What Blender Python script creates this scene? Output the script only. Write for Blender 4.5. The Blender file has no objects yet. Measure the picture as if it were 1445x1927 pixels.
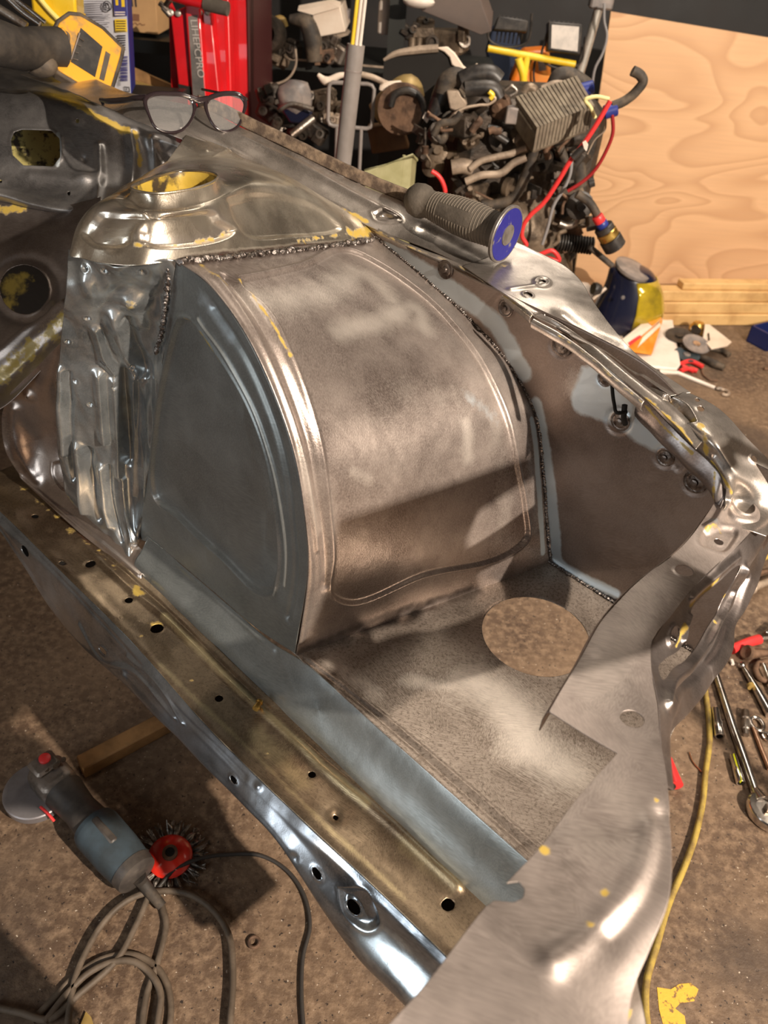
import bpy, math, random
import numpy as np
from mathutils import Vector, Matrix, noise as mnoise
random.seed(7)
PI = math.pi
S = bpy.context.scene
COL = S.collection

# ------------------------------------------------------------------ camera
FPX, CX, CY, CAMH = 1446.0, 722.5, 963.5, 1.30
_p, _r = math.radians(38), math.radians(5)
FW = np.array([0, math.cos(_p), -math.sin(_p)])
_rt = np.array([1.0, 0, 0]); _up = np.cross(_rt, FW)
RT = math.cos(_r) * _rt + math.sin(_r) * _up
UP = np.cross(RT, FW)
CAM = np.array([0, 0, CAMH])
cd = bpy.data.cameras.new('camera'); cam = bpy.data.objects.new('camera', cd); COL.objects.link(cam)
cd.sensor_fit = 'VERTICAL'; cd.sensor_height = 36.0; cd.sensor_width = 27.0
cd.lens = FPX / 1927 * 36.0
cd.clip_start = 0.02
M = Matrix((tuple(RT) + (0,), tuple(UP) + (0,), tuple(-FW) + (0,), (0, 0, 0, 1))).transposed()
M.translation = Vector(CAM)
cam.matrix_world = M
cd.dof.use_dof = True; cd.dof.focus_distance = 0.98; cd.dof.aperture_fstop = cd.lens / 4.2
S.camera = cam

# ------------------------------------------------------------------ view + world + lamps
S.view_settings.view_transform = 'Standard'; S.view_settings.look = 'None'
S.view_settings.gamma = 1.0; S.view_settings.use_curve_mapping = False
S.view_settings.exposure = 0.0
S.cycles.use_denoising = True
w = bpy.data.worlds.new('world'); S.world = w; w.use_nodes = True
w.node_tree.nodes['Background'].inputs[0].default_value = (0.80, 0.72, 0.66, 1)
w.node_tree.nodes['Background'].inputs[1].default_value = 0.09

def area_light(name, loc, target, size, power, col, size_y=None):
    l = bpy.data.lights.new(name, 'AREA'); l.energy = power; l.color = col; l.size = size
    if size_y: l.shape = 'RECTANGLE'; l.size_y = size_y
    o = bpy.data.objects.new(name, l); COL.objects.link(o); o.location = loc
    o.rotation_euler = (Vector(target) - Vector(loc)).to_track_quat('-Z', 'Y').to_euler()
    return o
# warm floodlight behind and to the right of the photographer, cool strip lamp on the left, two ceiling strips
area_light('work_lamp_light', (2.0, -1.15, 2.42), (0.4, 0.9, 0.6), 0.05, 235, (1.0, 0.86, 0.72))
area_light('cool_lamp_light', (-1.15, -0.35, 0.95), (0.1, 0.9, 0.78), 0.30, 6, (0.90, 0.96, 1.0), .9)
area_light('ceiling_strip_light', (0.5, 2.5, 2.5), (0.5, 2.6, 0.0), 0.18, 15, (1.0, 0.88, 0.74), 1.6).data.spread = math.radians(120)
area_light('ceiling_strip_light', (2.0, 2.1, 2.5), (1.5, 3.2, 0.0), 0.18, 22, (1.0, 0.87, 0.72), 1.6).data.spread = math.radians(110)

# ------------------------------------------------------------------ geometry of the photograph's camera
_az = math.radians(48)
A = np.array([-math.sin(_az), math.cos(_az), 0]); B = np.array([math.cos(_az), math.sin(_az), 0])   # rearwards / outwards of the car
def ray(x, y): return FW + RT * (x - CX) / FPX - UP * (y - CY) / FPX
def proj(P):
    v = np.asarray(P, float) - CAM; d = v @ FW
    return CX + FPX * (v @ RT) / d, CY - FPX * (v @ UP) / d, d
def at(x, y, z=None, d=None, b=None, a=None, Y=None, X=None):
    """the point of the real place seen at pixel x, y and lying on the given plane"""
    v = ray(x, y)
    if d is not None: return CAM + v * d
    if z is not None: return CAM + v * ((z - CAMH) / v[2])
    if Y is not None: return CAM + v * (Y / v[1])
    if X is not None: return CAM + v * (X / v[0])
    n, c = (B, b) if b is not None else (A, a)
    return CAM + v * ((c - CAM @ n) / (v @ n))
def abz(a, b, z): return A * a + B * b + np.array([0, 0, z])

# ------------------------------------------------------------------ materials
class NT:
    def __init__(s, name):
        s.m = bpy.data.materials.new(name); s.m.use_nodes = True; s.t = s.m.node_tree
        s.b = s.t.nodes['Principled BSDF']
    def n(s, typ, **kw):
        n = s.t.nodes.new('ShaderNode' + typ)
        for k, v in kw.items():
            if k.startswith('i_'):
                key = k[2:]; key = int(key) if key.isdigit() else key
                inp = n.inputs[key]
                if hasattr(v, 'is_linked') or isinstance(v, bpy.types.NodeSocket): s.t.links.new(v, inp)
                else: inp.default_value = v
            else: setattr(n, k, v)
        return n
    def link(s, a, b): s.t.links.new(a, b)
    def set(s, key, v):
        if isinstance(v, bpy.types.NodeSocket): s.link(v, s.b.inputs[key])
        else: s.b.inputs[key].default_value = v
    def mix(s, fac, a, b, typ='MIX'):
        n = s.t.nodes.new('ShaderNodeMix'); n.data_type = 'RGBA'; n.blend_type = typ
        for k, v in ((0, fac), (6, a), (7, b)):
            if isinstance(v, bpy.types.NodeSocket): s.link(v, n.inputs[k])
            else: n.inputs[k].default_value = v if k == 0 else (tuple(v) + (1,) if len(v) == 3 else v)
        return n.outputs[2]
    def math(s, op, a, b=0.5, clamp=False):
        n = s.t.nodes.new('ShaderNodeMath'); n.operation = op; n.use_clamp = clamp
        for k, v in ((0, a), (1, b)):
            if isinstance(v, bpy.types.NodeSocket): s.link(v, n.inputs[k])
            else: n.inputs[k].default_value = v
        return n.outputs[0]
    def noise(s, scale, detail=3, rough=.55, vec=None, dist=0.0):
        n = s.n('TexNoise'); n.inputs['Scale'].default_value = scale; n.inputs['Detail'].default_value = detail
        n.inputs['Roughness'].default_value = rough; n.inputs['Distortion'].default_value = dist
        s.link(vec if vec is not None else s.pos(), n.inputs['Vector']); return n.outputs['Fac']
    def pos(s):
        if not hasattr(s, '_p'): s._p = s.n('TexCoord').outputs['Object']
        return s._p
    def ramp(s, v, stops, interp='LINEAR'):
        n = s.n('ValToRGB'); n.color_ramp.interpolation = interp
        e = n.color_ramp.elements
        while len(e) < len(stops): e.new(0.5)
        for k, (p, c) in enumerate(stops):
            e[k].position = p; e[k].color = (c, c, c, 1) if isinstance(c, (int, float)) else tuple(c) + (1,)
        s.link(v, n.inputs[0]); return n.outputs[0]
    def attr(s, name):
        n = s.n('Attribute'); n.attribute_name = name; return n.outputs['Fac']
    def bump(s, h, strength=.3, dist=.002, prev=None):
        n = s.n('Bump'); n.inputs['Strength'].default_value = strength; n.inputs['Distance'].default_value = dist
        s.link(h, n.inputs['Height'])
        if prev is not None: s.link(prev, n.inputs['Normal'])
        return n.outputs[0]

def simple(name, col, rough=.5, metal=0.0, dirt=None, dscale=12, bump=0.0, bscale=60, emis=None, spec=None, alpha=None, trans=None, stops=(.42, .62), coat=None):
    t = NT(name)
    if dirt is not None:
        f = t.ramp(t.noise(dscale, 5, .62), [(stops[0], 0.0), (stops[1], 1.0)])
        t.set('Base Color', t.mix(f, col, dirt))
        t.set('Roughness', t.math('ADD', t.math('MULTIPLY', t.noise(dscale * 2, 3), .25), rough - .12, True))
    else:
        t.set('Base Color', tuple(col) + (1,)); t.set('Roughness', rough)
    t.set('Metallic', metal)
    if bump: t.set('Normal', t.bump(t.noise(bscale, 4), bump, .003))
    if emis: t.set('Emission Color', tuple(emis[0]) + (1,)); t.set('Emission Strength', emis[1])
    if spec is not None: t.set('Specular IOR Level', spec)
    if trans is not None: t.set('Transmission Weight', trans)
    if alpha is not None: t.set('Alpha', alpha)
    if coat is not None: t.set('Coat Weight', coat)
    return t.m

def bare_metal(name, c1, c2, rough=.34, cell=22, swirl=.16, patch=7, speck=0.0, yellow=0.0, wave=0.0, metal=.92, hi=(.74, .67, .60), streak=.28):
    """sheet steel stripped with a flap disc: patches of short parallel scratches, uneven tone, primer left in the corners"""
    t = NT(name); p = t.pos()
    # scratch directions change from patch to patch
    warp = t.n('TexNoise'); warp.inputs['Scale'].default_value = 9; t.link(p, warp.inputs['Vector'])
    wv = t.n('VectorMath', operation='MULTIPLY_ADD'); t.link(warp.outputs['Color'], wv.inputs[0]); wv.inputs[1].default_value = (.09, .09, .09); t.link(p, wv.inputs[2])
    vor = t.n('TexVoronoi'); vor.inputs['Scale'].default_value = cell; t.link(wv.outputs[0], vor.inputs['Vector'])
    sep = t.n('SeparateColor'); t.link(vor.outputs['Color'], sep.inputs[0])
    rot = t.n('VectorRotate', rotation_type='AXIS_ANGLE'); rot.inputs['Axis'].default_value = (.35, .2, .9)
    t.link(p, rot.inputs['Vector']); t.link(t.math('MULTIPLY', sep.outputs[0], 2.2), rot.inputs['Angle'])
    mp = t.n('Mapping'); mp.inputs['Scale'].default_value = (70, 900, 420); t.link(rot.outputs[0], mp.inputs['Vector'])
    scr = t.noise(1.0, 2, .5, mp.outputs[0])
    big = t.noise(patch, 4, .6, wv.outputs[0])
    mid = t.noise(patch * 5, 3, .6)
    f = t.math('ADD', t.math('MULTIPLY', big, .75), t.math('MULTIPLY', t.math('ADD', t.math('MULTIPLY', sep.outputs[1], .4), t.math('MULTIPLY', mid, 1.6)), .14))
    colr = t.mix(t.ramp(f, [(.40, 0.0), (.66, 1.0)]), c1, c2)
    colr = t.mix(t.math('MULTIPLY', t.ramp(scr, [(.35, 0.0), (.7, 1.0)]), streak), colr, tuple(min(1, v * 1.35) for v in c2))
    rg = t.math('ADD', t.math('MULTIPLY', t.math('SUBTRACT', t.math('ADD', big, t.math('MULTIPLY', sep.outputs[2], .12)), .52), .45), rough)
    if speck:
        sp = t.ramp(t.noise(260, 3, .7), [(.50, 0.0), (.64, 1.0)])
        colr = t.mix(t.math('MULTIPLY', sp, speck), colr, (.10, .075, .055))
    # residue painted per vertex: primer, burnt weld, dull zinc
    y = t.attr('primer'); edge = t.noise(55, 4, .65)
    ym = t.ramp(t.math('ADD', y, t.math('MULTIPLY', t.math('SUBTRACT', edge, .5), 2.0)), [(.42, 0.0), (.70, 1.0)])
    ym = t.math('MULTIPLY', ym, t.ramp(y, [(.02, 0.0), (.15, 1.0)]))
    d = t.attr('burn'); dm = t.ramp(t.math('ADD', d, t.math('MULTIPLY', t.math('SUBTRACT', edge, .5), .8)), [(.25, 0.0), (.75, 1.0)])
    dm = t.math('MULTIPLY', dm, t.ramp(d, [(.02, 0.0), (.12, 1.0)]))
    z = t.attr('zinc'); zm = t.ramp(t.math('ADD', z, t.math('MULTIPLY', t.math('SUBTRACT', edge, .5), .5)), [(.35, 0.0), (.62, 1.0)])
    zm = t.math('MULTIPLY', zm, t.ramp(z, [(.02, 0.0), (.12, 1.0)]))
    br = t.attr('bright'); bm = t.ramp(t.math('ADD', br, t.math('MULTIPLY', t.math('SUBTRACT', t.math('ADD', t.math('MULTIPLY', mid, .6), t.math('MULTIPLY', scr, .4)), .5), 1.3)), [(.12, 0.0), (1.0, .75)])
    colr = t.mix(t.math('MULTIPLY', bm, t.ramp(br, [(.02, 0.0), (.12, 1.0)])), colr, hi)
    colr = t.mix(zm, colr, (.58, .65, .69))
    colr = t.mix(dm, colr, (.07, .05, .04))
    if yellow:
        ny = t.ramp(t.noise(11, 5, .7), [(1 - yellow, 0.0), (1.04 - yellow, 1.0)]); ym = t.math('MAXIMUM', ym, ny)
    colr = t.mix(ym, colr, (.50, .35, .075))
    t.set('Base Color', colr)
    nonm = t.math('MAXIMUM', ym, t.math('MULTIPLY', dm, .7))
    t.set('Metallic', t.math('MULTIPLY', t.math('SUBTRACT', 1.0, nonm), metal))
    t.set('Roughness', t.math('MAXIMUM', t.math('ADD', rg, t.math('MULTIPLY', zm, .06)), .16))
    t.set('Anisotropic', .35)
    nrm = t.bump(scr, swirl, .0006)
    nrm = t.bump(t.noise(28, 2, .5), .22, .0035, nrm)
    if wave: nrm = t.bump(t.noise(9, 2, .5), wave, .02, nrm)
    t.set('Normal', nrm)
    return t.m

MT = {}
MT['tub'] = bare_metal('ground steel', (.20, .16, .142), (.44, .378, .338), .37, 16, .32, metal=.72, streak=.5)
MT['side'] = bare_metal('brushed zinc plate', (.22, .235, .23), (.34, .355, .345), .36, 9, .14, 5, metal=.62)
MT['panel'] = bare_metal('grey blue steel', (.27, .30, .30), (.42, .45, .45), .32, 10, .12, 5, metal=.68)
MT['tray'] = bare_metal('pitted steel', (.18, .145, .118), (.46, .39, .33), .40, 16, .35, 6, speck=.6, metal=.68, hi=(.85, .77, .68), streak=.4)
MT['apron'] = bare_metal('brown grey steel', (.21, .165, .14), (.33, .27, .235), .42, 14, .15, 5)
MT['rail'] = bare_metal('bronze toned steel', (.20, .145, .095), (.44, .335, .225), .38, 18, .3, 8, speck=.35, hi=(.85, .70, .40))
MT['flank'] = bare_metal('dark polished steel', (.20, .225, .25), (.42, .45, .49), .24, 12, .1, 7, wave=.3)
MT['cap'] = bare_metal('polished warm steel', (.40, .34, .27), (.78, .70, .58), .24, 16, .2, 8, wave=.35)
MT['tower'] = bare_metal('hammered steel', (.27, .29, .295), (.56, .58, .58), .24, 14, .12, 9, wave=.5, metal=.8)
MT['wing'] = bare_metal('bright stripped steel', (.34, .305, .27), (.64, .58, .53), .34, 20, .2, 9, wave=.2, metal=.85)
MT['face'] = bare_metal('dark front steel', (.20, .175, .165), (.42, .37, .35), .36, 16, .15, 8, wave=.2)
MT['support'] = bare_metal('satin steel', (.28, .24, .215), (.54, .465, .425), .46, 16, .18, 6, wave=.12, metal=.75)
MT['fire'] = bare_metal('dull stripped steel', (.16, .155, .155), (.40, .385, .375), .38, 20, .3, 9, wave=.3, yellow=.2, metal=.8)
MT['toe'] = bare_metal('scuffed steel', (.24, .20, .18), (.46, .40, .365), .36, 18, .2, 7, wave=.2)
MT['plate'] = bare_metal('pinkish steel', (.34, .28, .25), (.62, .53, .47), .28, 18, .2, 7, wave=.3)
MT['rust'] = simple('rusty edge', (.10, .07, .05), .8, .2, (.26, .19, .13), 60, .4, 200)
MT['weld'] = simple('weld metal', (.30, .27, .25), .32, .95, (.10, .08, .07), 150, .8, 220)
MT['olive'] = simple('olive primer', (.42, .36, .13), .6, 0, (.04, .03, .02), 45, .2, 80, stops=(.5, .58))
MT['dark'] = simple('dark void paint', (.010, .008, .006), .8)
MT['yellowpaint'] = simple('old yellow paint', (.50, .34, .05), .5, 0, (.05, .035, .02), 22, .2, 80, stops=(.45, .55))
MT['yellowflake'] = simple('flaking yellow paint', (.42, .29, .05), .5, 0, (.03, .02, .012), 12, .2, 80, stops=(.38, .46))
MT['nut'] = simple('weld nut steel', (.22, .19, .17), .35, .9, (.07, .05, .04), 90, .3, 200)

# ------------------------------------------------------------------ object helpers
def link(o, parent=None):
    COL.objects.link(o)
    if parent is not None: o.parent = parent
    return o
def tag(o, label=None, cat=None, group=None, kind=None):
    for k, v in (('label', label), ('category', cat), ('group', group), ('kind', kind)):
        if v: o[k] = v
    return o
def thing(name, label, cat, loc=(0, 0, 0), group=None):
    o = bpy.data.objects.new(name, None); o.empty_display_size = .05; COL.objects.link(o)
    o.location = Vector([float(v) for v in loc]); return tag(o, label, cat, group)
def plab(o, label): o['label'] = label; return o
class G:
    """collects shapes, then links them as ONE mesh object"""
    def __init__(s): s.v = []; s.f = []
    def add(s, v, f):
        k = len(s.v); s.v += [tuple(float(c) for c in p) for p in v]; s.f += [tuple(i + k for i in q) for q in f]; return s
    def box(s, c, size, R=None, bev=0.0):
        x, y, z = [q / 2 for q in size]; c = Vector([float(q) for q in c]); R = R or Matrix.Identity(3)
        if not bev:
            P = [(sx * x, sy * y, sz * z) for sx in (-1, 1) for sy in (-1, 1) for sz in (-1, 1)]
            F = [(0, 1, 3, 2), (4, 6, 7, 5), (0, 4, 5, 1), (2, 3, 7, 6), (0, 2, 6, 4), (1, 5, 7, 3)]
        else:
            prof = []
            h = bev
            # chamfered box: three rings in z
            def ring(ix, iy, zz, cut):
                return [(ix - cut, -iy, zz), (ix, -iy + cut, zz), (ix, iy - cut, zz), (ix - cut, iy, zz), (-ix + cut, iy, zz), (-ix, iy - cut, zz), (-ix, -iy + cut, zz), (-ix + cut, -iy, zz)]
            P = ring(x - h, y - h, -z, h * .6) + ring(x, y, -z + h, h) + ring(x, y, z - h, h) + ring(x - h, y - h, z, h * .6)
            F = [tuple(range(7, -1, -1)), tuple(range(24, 32))]
            for r in range(3):
                for k in range(8): F.append((r * 8 + k, r * 8 + (k + 1) % 8, r * 8 + 8 + (k + 1) % 8, r * 8 + 8 + k))
        return s.add([R @ Vector(q) + c for q in P], F)
    def hexa(s, P):
        """8 corners: bottom four then top four"""
        return s.add(P, [(3, 2, 1, 0), (4, 5, 6, 7), (0, 1, 5, 4), (1, 2, 6, 5), (2, 3, 7, 6), (3, 0, 4, 7)])
    def tube(s, pts, r, n=10, smooth=True, cap=True, closed=False, seg=6):
        P = np.array([[float(c) for c in p] for p in pts])
        rr = np.array(r if hasattr(r, '__len__') else [r] * len(P), float)
        if smooth and len(P) > 2:
            if closed: P = np.vstack([P[-1:], P, P[:2]]); rr = np.r_[rr[-1], rr, rr[:2]]
            t, Q, m = hermite(P, (len(P) - 1) * seg + 1, ret=True); rr = np.interp(m, t, rr); P = Q
            if closed: P = P[seg:-seg - 0]; rr = rr[seg:-seg]; P = P[:-1]; rr = rr[:-1]
        N = len(P)
        T = np.gradient(P, axis=0)
        if closed: T = np.roll(P, -1, 0) - np.roll(P, 1, 0)
        T /= np.linalg.norm(T, axis=1)[:, None] + 1e-12
        u = np.cross(T[0], [0, 0, 1.0]);
        if np.linalg.norm(u) < .1: u = np.cross(T[0], [1.0, 0, 0])
        V = []
        for i in range(N):
            u = u - T[i] * (u @ T[i]); u /= np.linalg.norm(u) + 1e-12; v = np.cross(T[i], u)
            for k in range(n):
                a = 2 * PI * k / n; V.append(P[i] + rr[i] * (math.cos(a) * u + math.sin(a) * v))
        F = []
        for i in range(N - 1 + (1 if closed else 0)):
            j = (i + 1) % N
            for k in range(n): F.append((i * n + k, i * n + (k + 1) % n, j * n + (k + 1) % n, j * n + k))
        if cap and not closed: F += [tuple(range(n - 1, -1, -1)), tuple((N - 1) * n + k for k in range(n))]
        return s.add(V, F)
    def lathe(s, o, axis, prof, n=24, cap=True, rx=None, scl=(1, 1)):
        """prof: (distance along the axis, radius)"""
        ax = Vector([float(q) for q in axis]).normalized(); o = Vector([float(q) for q in o])
        u = Vector(rx).normalized() if rx is not None else (ax.cross(Vector((0, 0, 1))) if abs(ax.z) < .9 else ax.cross(Vector((1, 0, 0)))).normalized()
        u = (u - ax * u.dot(ax)).normalized(); v = ax.cross(u)
        V = []; F = []
        for h, r in prof:
            for k in range(n):
                a = 2 * PI * k / n; V.append(o + ax * h + (u * math.cos(a) * scl[0] + v * math.sin(a) * scl[1]) * r)
        for i in range(len(prof) - 1):
            for k in range(n): F.append((i * n + k, i * n + (k + 1) % n, (i + 1) * n + (k + 1) % n, (i + 1) * n + k))
        if cap: F += [tuple(range(n - 1, -1, -1)), tuple((len(prof) - 1) * n + k for k in range(n))]
        return s.add(V, F)
    def blob(s, c, rad, R=None, n=14, rough=0.0, seed=0):
        R = R or Matrix.Identity(3); V = []; F = []; c = Vector([float(q) for q in c]); m = n // 2 + 1
        for i in range(1, m):
            th = PI * i / m
            for k in range(n):
                ph = 2 * PI * k / n; d = Vector((math.sin(th) * math.cos(ph), math.sin(th) * math.sin(ph), math.cos(th)))
                q = 1 + rough * mnoise.noise(d * 1.7 + Vector((seed, 0, seed * .7)))
                V.append(R @ Vector((d.x * rad[0] * q, d.y * rad[1] * q, d.z * rad[2] * q)) + c)
        V.append(R @ Vector((0, 0, rad[2])) + c); V.append(R @ Vector((0, 0, -rad[2])) + c); a = len(V) - 2
        for i in range(m - 2):
            for k in range(n): F.append((i * n + k, i * n + (k + 1) % n, (i + 1) * n + (k + 1) % n, (i + 1) * n + k))
        for k in range(n): F.append((a, k, (k + 1) % n)); F.append((a + 1, (m - 2) * n + (k + 1) % n, (m - 2) * n + k))
        return s.add(V, F)
    def prism(s, poly, ext):
        """a flat outline (3D points) given thickness along ext"""
        e = Vector([float(q) for q in ext]); P = [Vector([float(c) for c in q]) for q in poly]; n = len(P)
        F = [tuple(range(n - 1, -1, -1)), tuple(range(n, 2 * n))] + [(k, (k + 1) % n, n + (k + 1) % n, n + k) for k in range(n)]
        return s.add(P + [q + e for q in P], F)
    def build(s, name, mat, parent=None, smooth=40, bev=0.0, sub=0):
        me = bpy.data.meshes.new(name)
        off = parent_loc(parent)
        me.from_pydata([tuple(Vector(q) - off) for q in s.v], [], s.f); me.update()
        o = bpy.data.objects.new(name, me); link(o, parent)
        if mat is not None: me.materials.append(MT[mat] if isinstance(mat, str) else mat)
        if smooth:
            me.polygons.foreach_set('use_smooth', [True] * len(me.polygons))
            me.set_sharp_from_angle(angle=math.radians(smooth))
        if bev:
            md = o.modifiers.new('b', 'BEVEL'); md.width = bev; md.segments = 2; md.limit_method = 'ANGLE'; md.angle_limit = math.radians(40)
        if sub: md = o.modifiers.new('s', 'SUBSURF'); md.levels = sub; md.render_levels = sub
        return o
def parent_loc(p):
    v = Vector((0, 0, 0))
    while p is not None: v += p.location; p = p.parent
    return v
def hermite(P, n, ret=False, t=None):
    P = np.asarray(P, float); sh = P.shape
    if t is None:
        d = np.linalg.norm(np.diff(P, axis=0).reshape(sh[0] - 1, -1, 3), axis=2).mean(1) + 1e-6; t = np.r_[0, np.cumsum(d)]
    m = np.zeros_like(P)
    dt = np.diff(t); sl = np.diff(P, axis=0) / dt.reshape((-1,) + (1,) * (P.ndim - 1))
    m[0] = sl[0]; m[-1] = sl[-1]
    for i in range(1, len(t) - 1): m[i] = (sl[i - 1] * dt[i] + sl[i] * dt[i - 1]) / (dt[i] + dt[i - 1])
    if ret:   # equal number of samples per span
        s = np.concatenate([np.linspace(t[i], t[i + 1], (n - 1) // (len(t) - 1), endpoint=False) for i in range(len(t) - 1)] + [[t[-1]]])
    else: s = np.linspace(t[0], t[-1], n)
    k = np.clip(np.searchsorted(t, s, side='right') - 1, 0, len(t) - 2)
    h = dt[k]; x = (s - t[k]) / h; e = (1,) * (P.ndim - 1)
    x = x.reshape((-1,) + e); h = h.reshape((-1,) + e)
    Q = (2 * x**3 - 3 * x**2 + 1) * P[k] + (x**3 - 2 * x**2 + x) * h * m[k] + (-2 * x**3 + 3 * x**2) * P[k + 1] + (x**3 - x**2) * h * m[k + 1]
    return (t, Q, s) if ret else Q
def linear(P, n):
    P = np.asarray(P, float); sh = P.shape
    d = np.linalg.norm(np.diff(P, axis=0).reshape(sh[0] - 1, -1, 3), axis=2).mean(1) + 1e-6; t = np.r_[0, np.cumsum(d)]
    s = np.linspace(0, t[-1], n)
    k = np.clip(np.searchsorted(t, s, side='right') - 1, 0, len(t) - 2); x = ((s - t[k]) / np.diff(t)[k]).reshape((-1,) + (1,) * (P.ndim - 1))
    return P[k] * (1 - x) + P[k + 1] * x

# ------------------------------------------------------------------ pressed sheet metal
class Sheet:
    """a pressed panel: a smooth grid through control points, then beads, recesses, dents and holes in real relief"""
    def __init__(s, ctrl, nu, nv, lin_u=False, lin_v=False, flip=None):
        C = np.array([[np.asarray(p, float) for p in row] for row in ctrl])
        g = (linear if lin_u else hermite)(C, nu)
        g = np.swapaxes((linear if lin_v else hermite)(np.swapaxes(g, 0, 1), nv), 0, 1)
        s.g = g; s.nu, s.nv = nu, nv; s.d = np.zeros((nu, nv)); s.attrs = {}; s.holes = []
        s.N = s.normals(g)
        if flip is None: flip = float((s.N * (CAM - g)).sum(-1).mean()) < 0
        if flip: s.N = -s.N
        s.flip = flip
        v = g - CAM; D = v @ FW; s.Q = np.stack([CX + FPX * (v @ RT) / D, CY - FPX * (v @ UP) / D], -1); s.D = D
    def normals(s, g):
        du = np.gradient(g, axis=0); dv = np.gradient(g, axis=1); n = np.cross(du, dv)
        return n / (np.linalg.norm(n, axis=2)[..., None] + 1e-12)
    def uv(s, x, y):
        q = np.array([x, y], float); best = None; Q = s.Q
        a, b, c, d = Q[:-1, :-1], Q[1:, :-1], Q[1:, 1:], Q[:-1, 1:]
        for (p0, p1, p2, mode) in ((a, b, c, 0), (a, c, d, 1)):
            e1 = p1 - p0; e2 = p2 - p0; w = q - p0
            det = e1[..., 0] * e2[..., 1] - e1[..., 1] * e2[..., 0]; det = np.where(abs(det) < 1e-9, 1e-9, det)
            l1 = (w[..., 0] * e2[..., 1] - w[..., 1] * e2[..., 0]) / det; l2 = (e1[..., 0] * w[..., 1] - e1[..., 1] * w[..., 0]) / det
            ok = (l1 >= -1e-6) & (l2 >= -1e-6) & (l1 + l2 <= 1 + 1e-6)
            for i, j in zip(*np.nonzero(ok)):
                dd = s.D[i, j]
                uvp = (i + l1[i, j] + l2[i, j], j + l2[i, j]) if mode == 0 else (i + l1[i, j], j + l1[i, j] + l2[i, j])
                if best is None or dd < best[0]: best = (dd, uvp)
        if best is None:
            k = np.argmin(((Q - q) ** 2).sum(-1)); best = (0, (k // s.nv, k % s.nv))
        return np.array(best[1], float)
    def P(s, uv, g=None):
        g = s.g if g is None else g
        u = min(max(uv[0], 0), s.nu - 1.0001); v = min(max(uv[1], 0), s.nv - 1.0001); i, j = int(u), int(v); x, y = u - i, v - j
        return g[i, j] * (1 - x) * (1 - y) + g[i + 1, j] * x * (1 - y) + g[i + 1, j + 1] * x * y + g[i, j + 1] * (1 - x) * y
    def line(s, pxs, closed=False, smooth=True, step=40):
        U = np.array([s.uv(*p) for p in pxs])
        if closed: U = np.vstack([U, U[:1]])
        U3 = np.c_[U, np.zeros(len(U))]
        n = max(step, 12 * len(U))
        U2 = (hermite if smooth and len(U) > 2 else linear)(U3, n)[:, :2]
        return U2, np.array([s.P(u) for u in U2])
    def dist(s, L):
        g = s.g.reshape(-1, 3); out = np.full(len(g), 1e9)
        L = L[::2] if len(L) > 60 else L
        e = (L[1:] - L[:-1])[None]; ee = (e * e).sum(-1) + 1e-14
        for k in range(0, len(g), 4000):
            p = g[k:k + 4000, None, :] - L[None, :-1]; t = np.clip((p * e).sum(-1) / ee, 0, 1)
            dd = ((p - t[..., None] * e) ** 2).sum(-1); out[k:k + 4000] = np.sqrt(dd.min(1))
        return out.reshape(s.nu, s.nv)
    def inside(s, U):
        I, J = np.meshgrid(np.arange(s.nu), np.arange(s.nv), indexing='ij'); ins = np.zeros((s.nu, s.nv), bool)
        n = len(U)
        for k in range(n):
            u0, v0 = U[k]; u1, v1 = U[(k + 1) % n]
            if v0 == v1: continue
            c = ((v0 > J) != (v1 > J)) & (I < (u1 - u0) * (J - v0) / (v1 - v0) + u0); ins ^= c
        return ins
    def ridge(s, pxs, w, h, closed=False, smooth=True):
        _, L = s.line(pxs, closed, smooth); d = s.dist(L); s.d += h * np.exp(-(d / w) ** 2); return s
    def panel(s, pxs, w, h, smooth=True, lip=0.0, lw=None):
        U, L = s.line(pxs, True, smooth); d = s.dist(L); sd = np.where(s.inside(U), d, -d)
        x = np.clip(.5 + sd / (2 * w), 0, 1); s.d += h * x * x * (3 - 2 * x)
        if lip: s.d += lip * np.exp(-(d / (lw or w)) ** 2)
        return s
    def dent(s, px, r, h, ring=0.0):
        c = s.P(s.uv(*px)); d = np.linalg.norm(s.g - c, axis=2); s.d += h * np.exp(-(d / r) ** 2)
        if ring: s.d += ring * np.exp(-((d - r * 1.3) / (r * .35)) ** 2)
        return s
    def rough(s, amp, scale, stretch=(1, 1, 1), seed=0):
        g = s.g.reshape(-1, 3) * scale * np.array(stretch) + seed
        s.d += amp * np.array([mnoise.noise(Vector(p)) for p in g]).reshape(s.nu, s.nv); return s
    def paint(s, name, pxs, w, val=1.0, area=False, closed=False, smooth=True):
        a = s.attrs.setdefault(name, np.zeros((s.nu, s.nv)))
        if area:
            U, L = s.line(pxs, True, smooth); d = s.dist(L); sd = np.where(s.inside(U), d, -d)
            m = val * np.clip(.5 + sd / (2 * w), 0, 1)
        elif len(pxs) == 1:
            d = np.linalg.norm(s.g - s.P(s.uv(*pxs[0])), axis=2); m = val * np.exp(-(d / w) ** 2)
        else:
            _, L = s.line(pxs, closed, smooth); m = val * np.exp(-(s.dist(L) / w) ** 2)
        np.maximum(a, m, out=a); return s
    def hole(s, pxs, smooth=True):
        U, _ = s.line(pxs, True, smooth, 60); s.holes.append(U[:-1]); return s
    def oval(s, cx, cy, rx, ry, rot=0, lip=0.0):
        c, q = math.cos(math.radians(rot)), math.sin(math.radians(rot))
        pts = [(cx + rx * math.cos(t) * c - ry * math.sin(t) * q, cy + rx * math.cos(t) * q + ry * math.sin(t) * c) for t in np.linspace(0, 2 * PI, 14, endpoint=False)]
        if lip: s.ridge(pts, .0022, lip, True)
        return s.hole(pts)
    def surf(s): return s.g + s.N * s.d[..., None]
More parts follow.
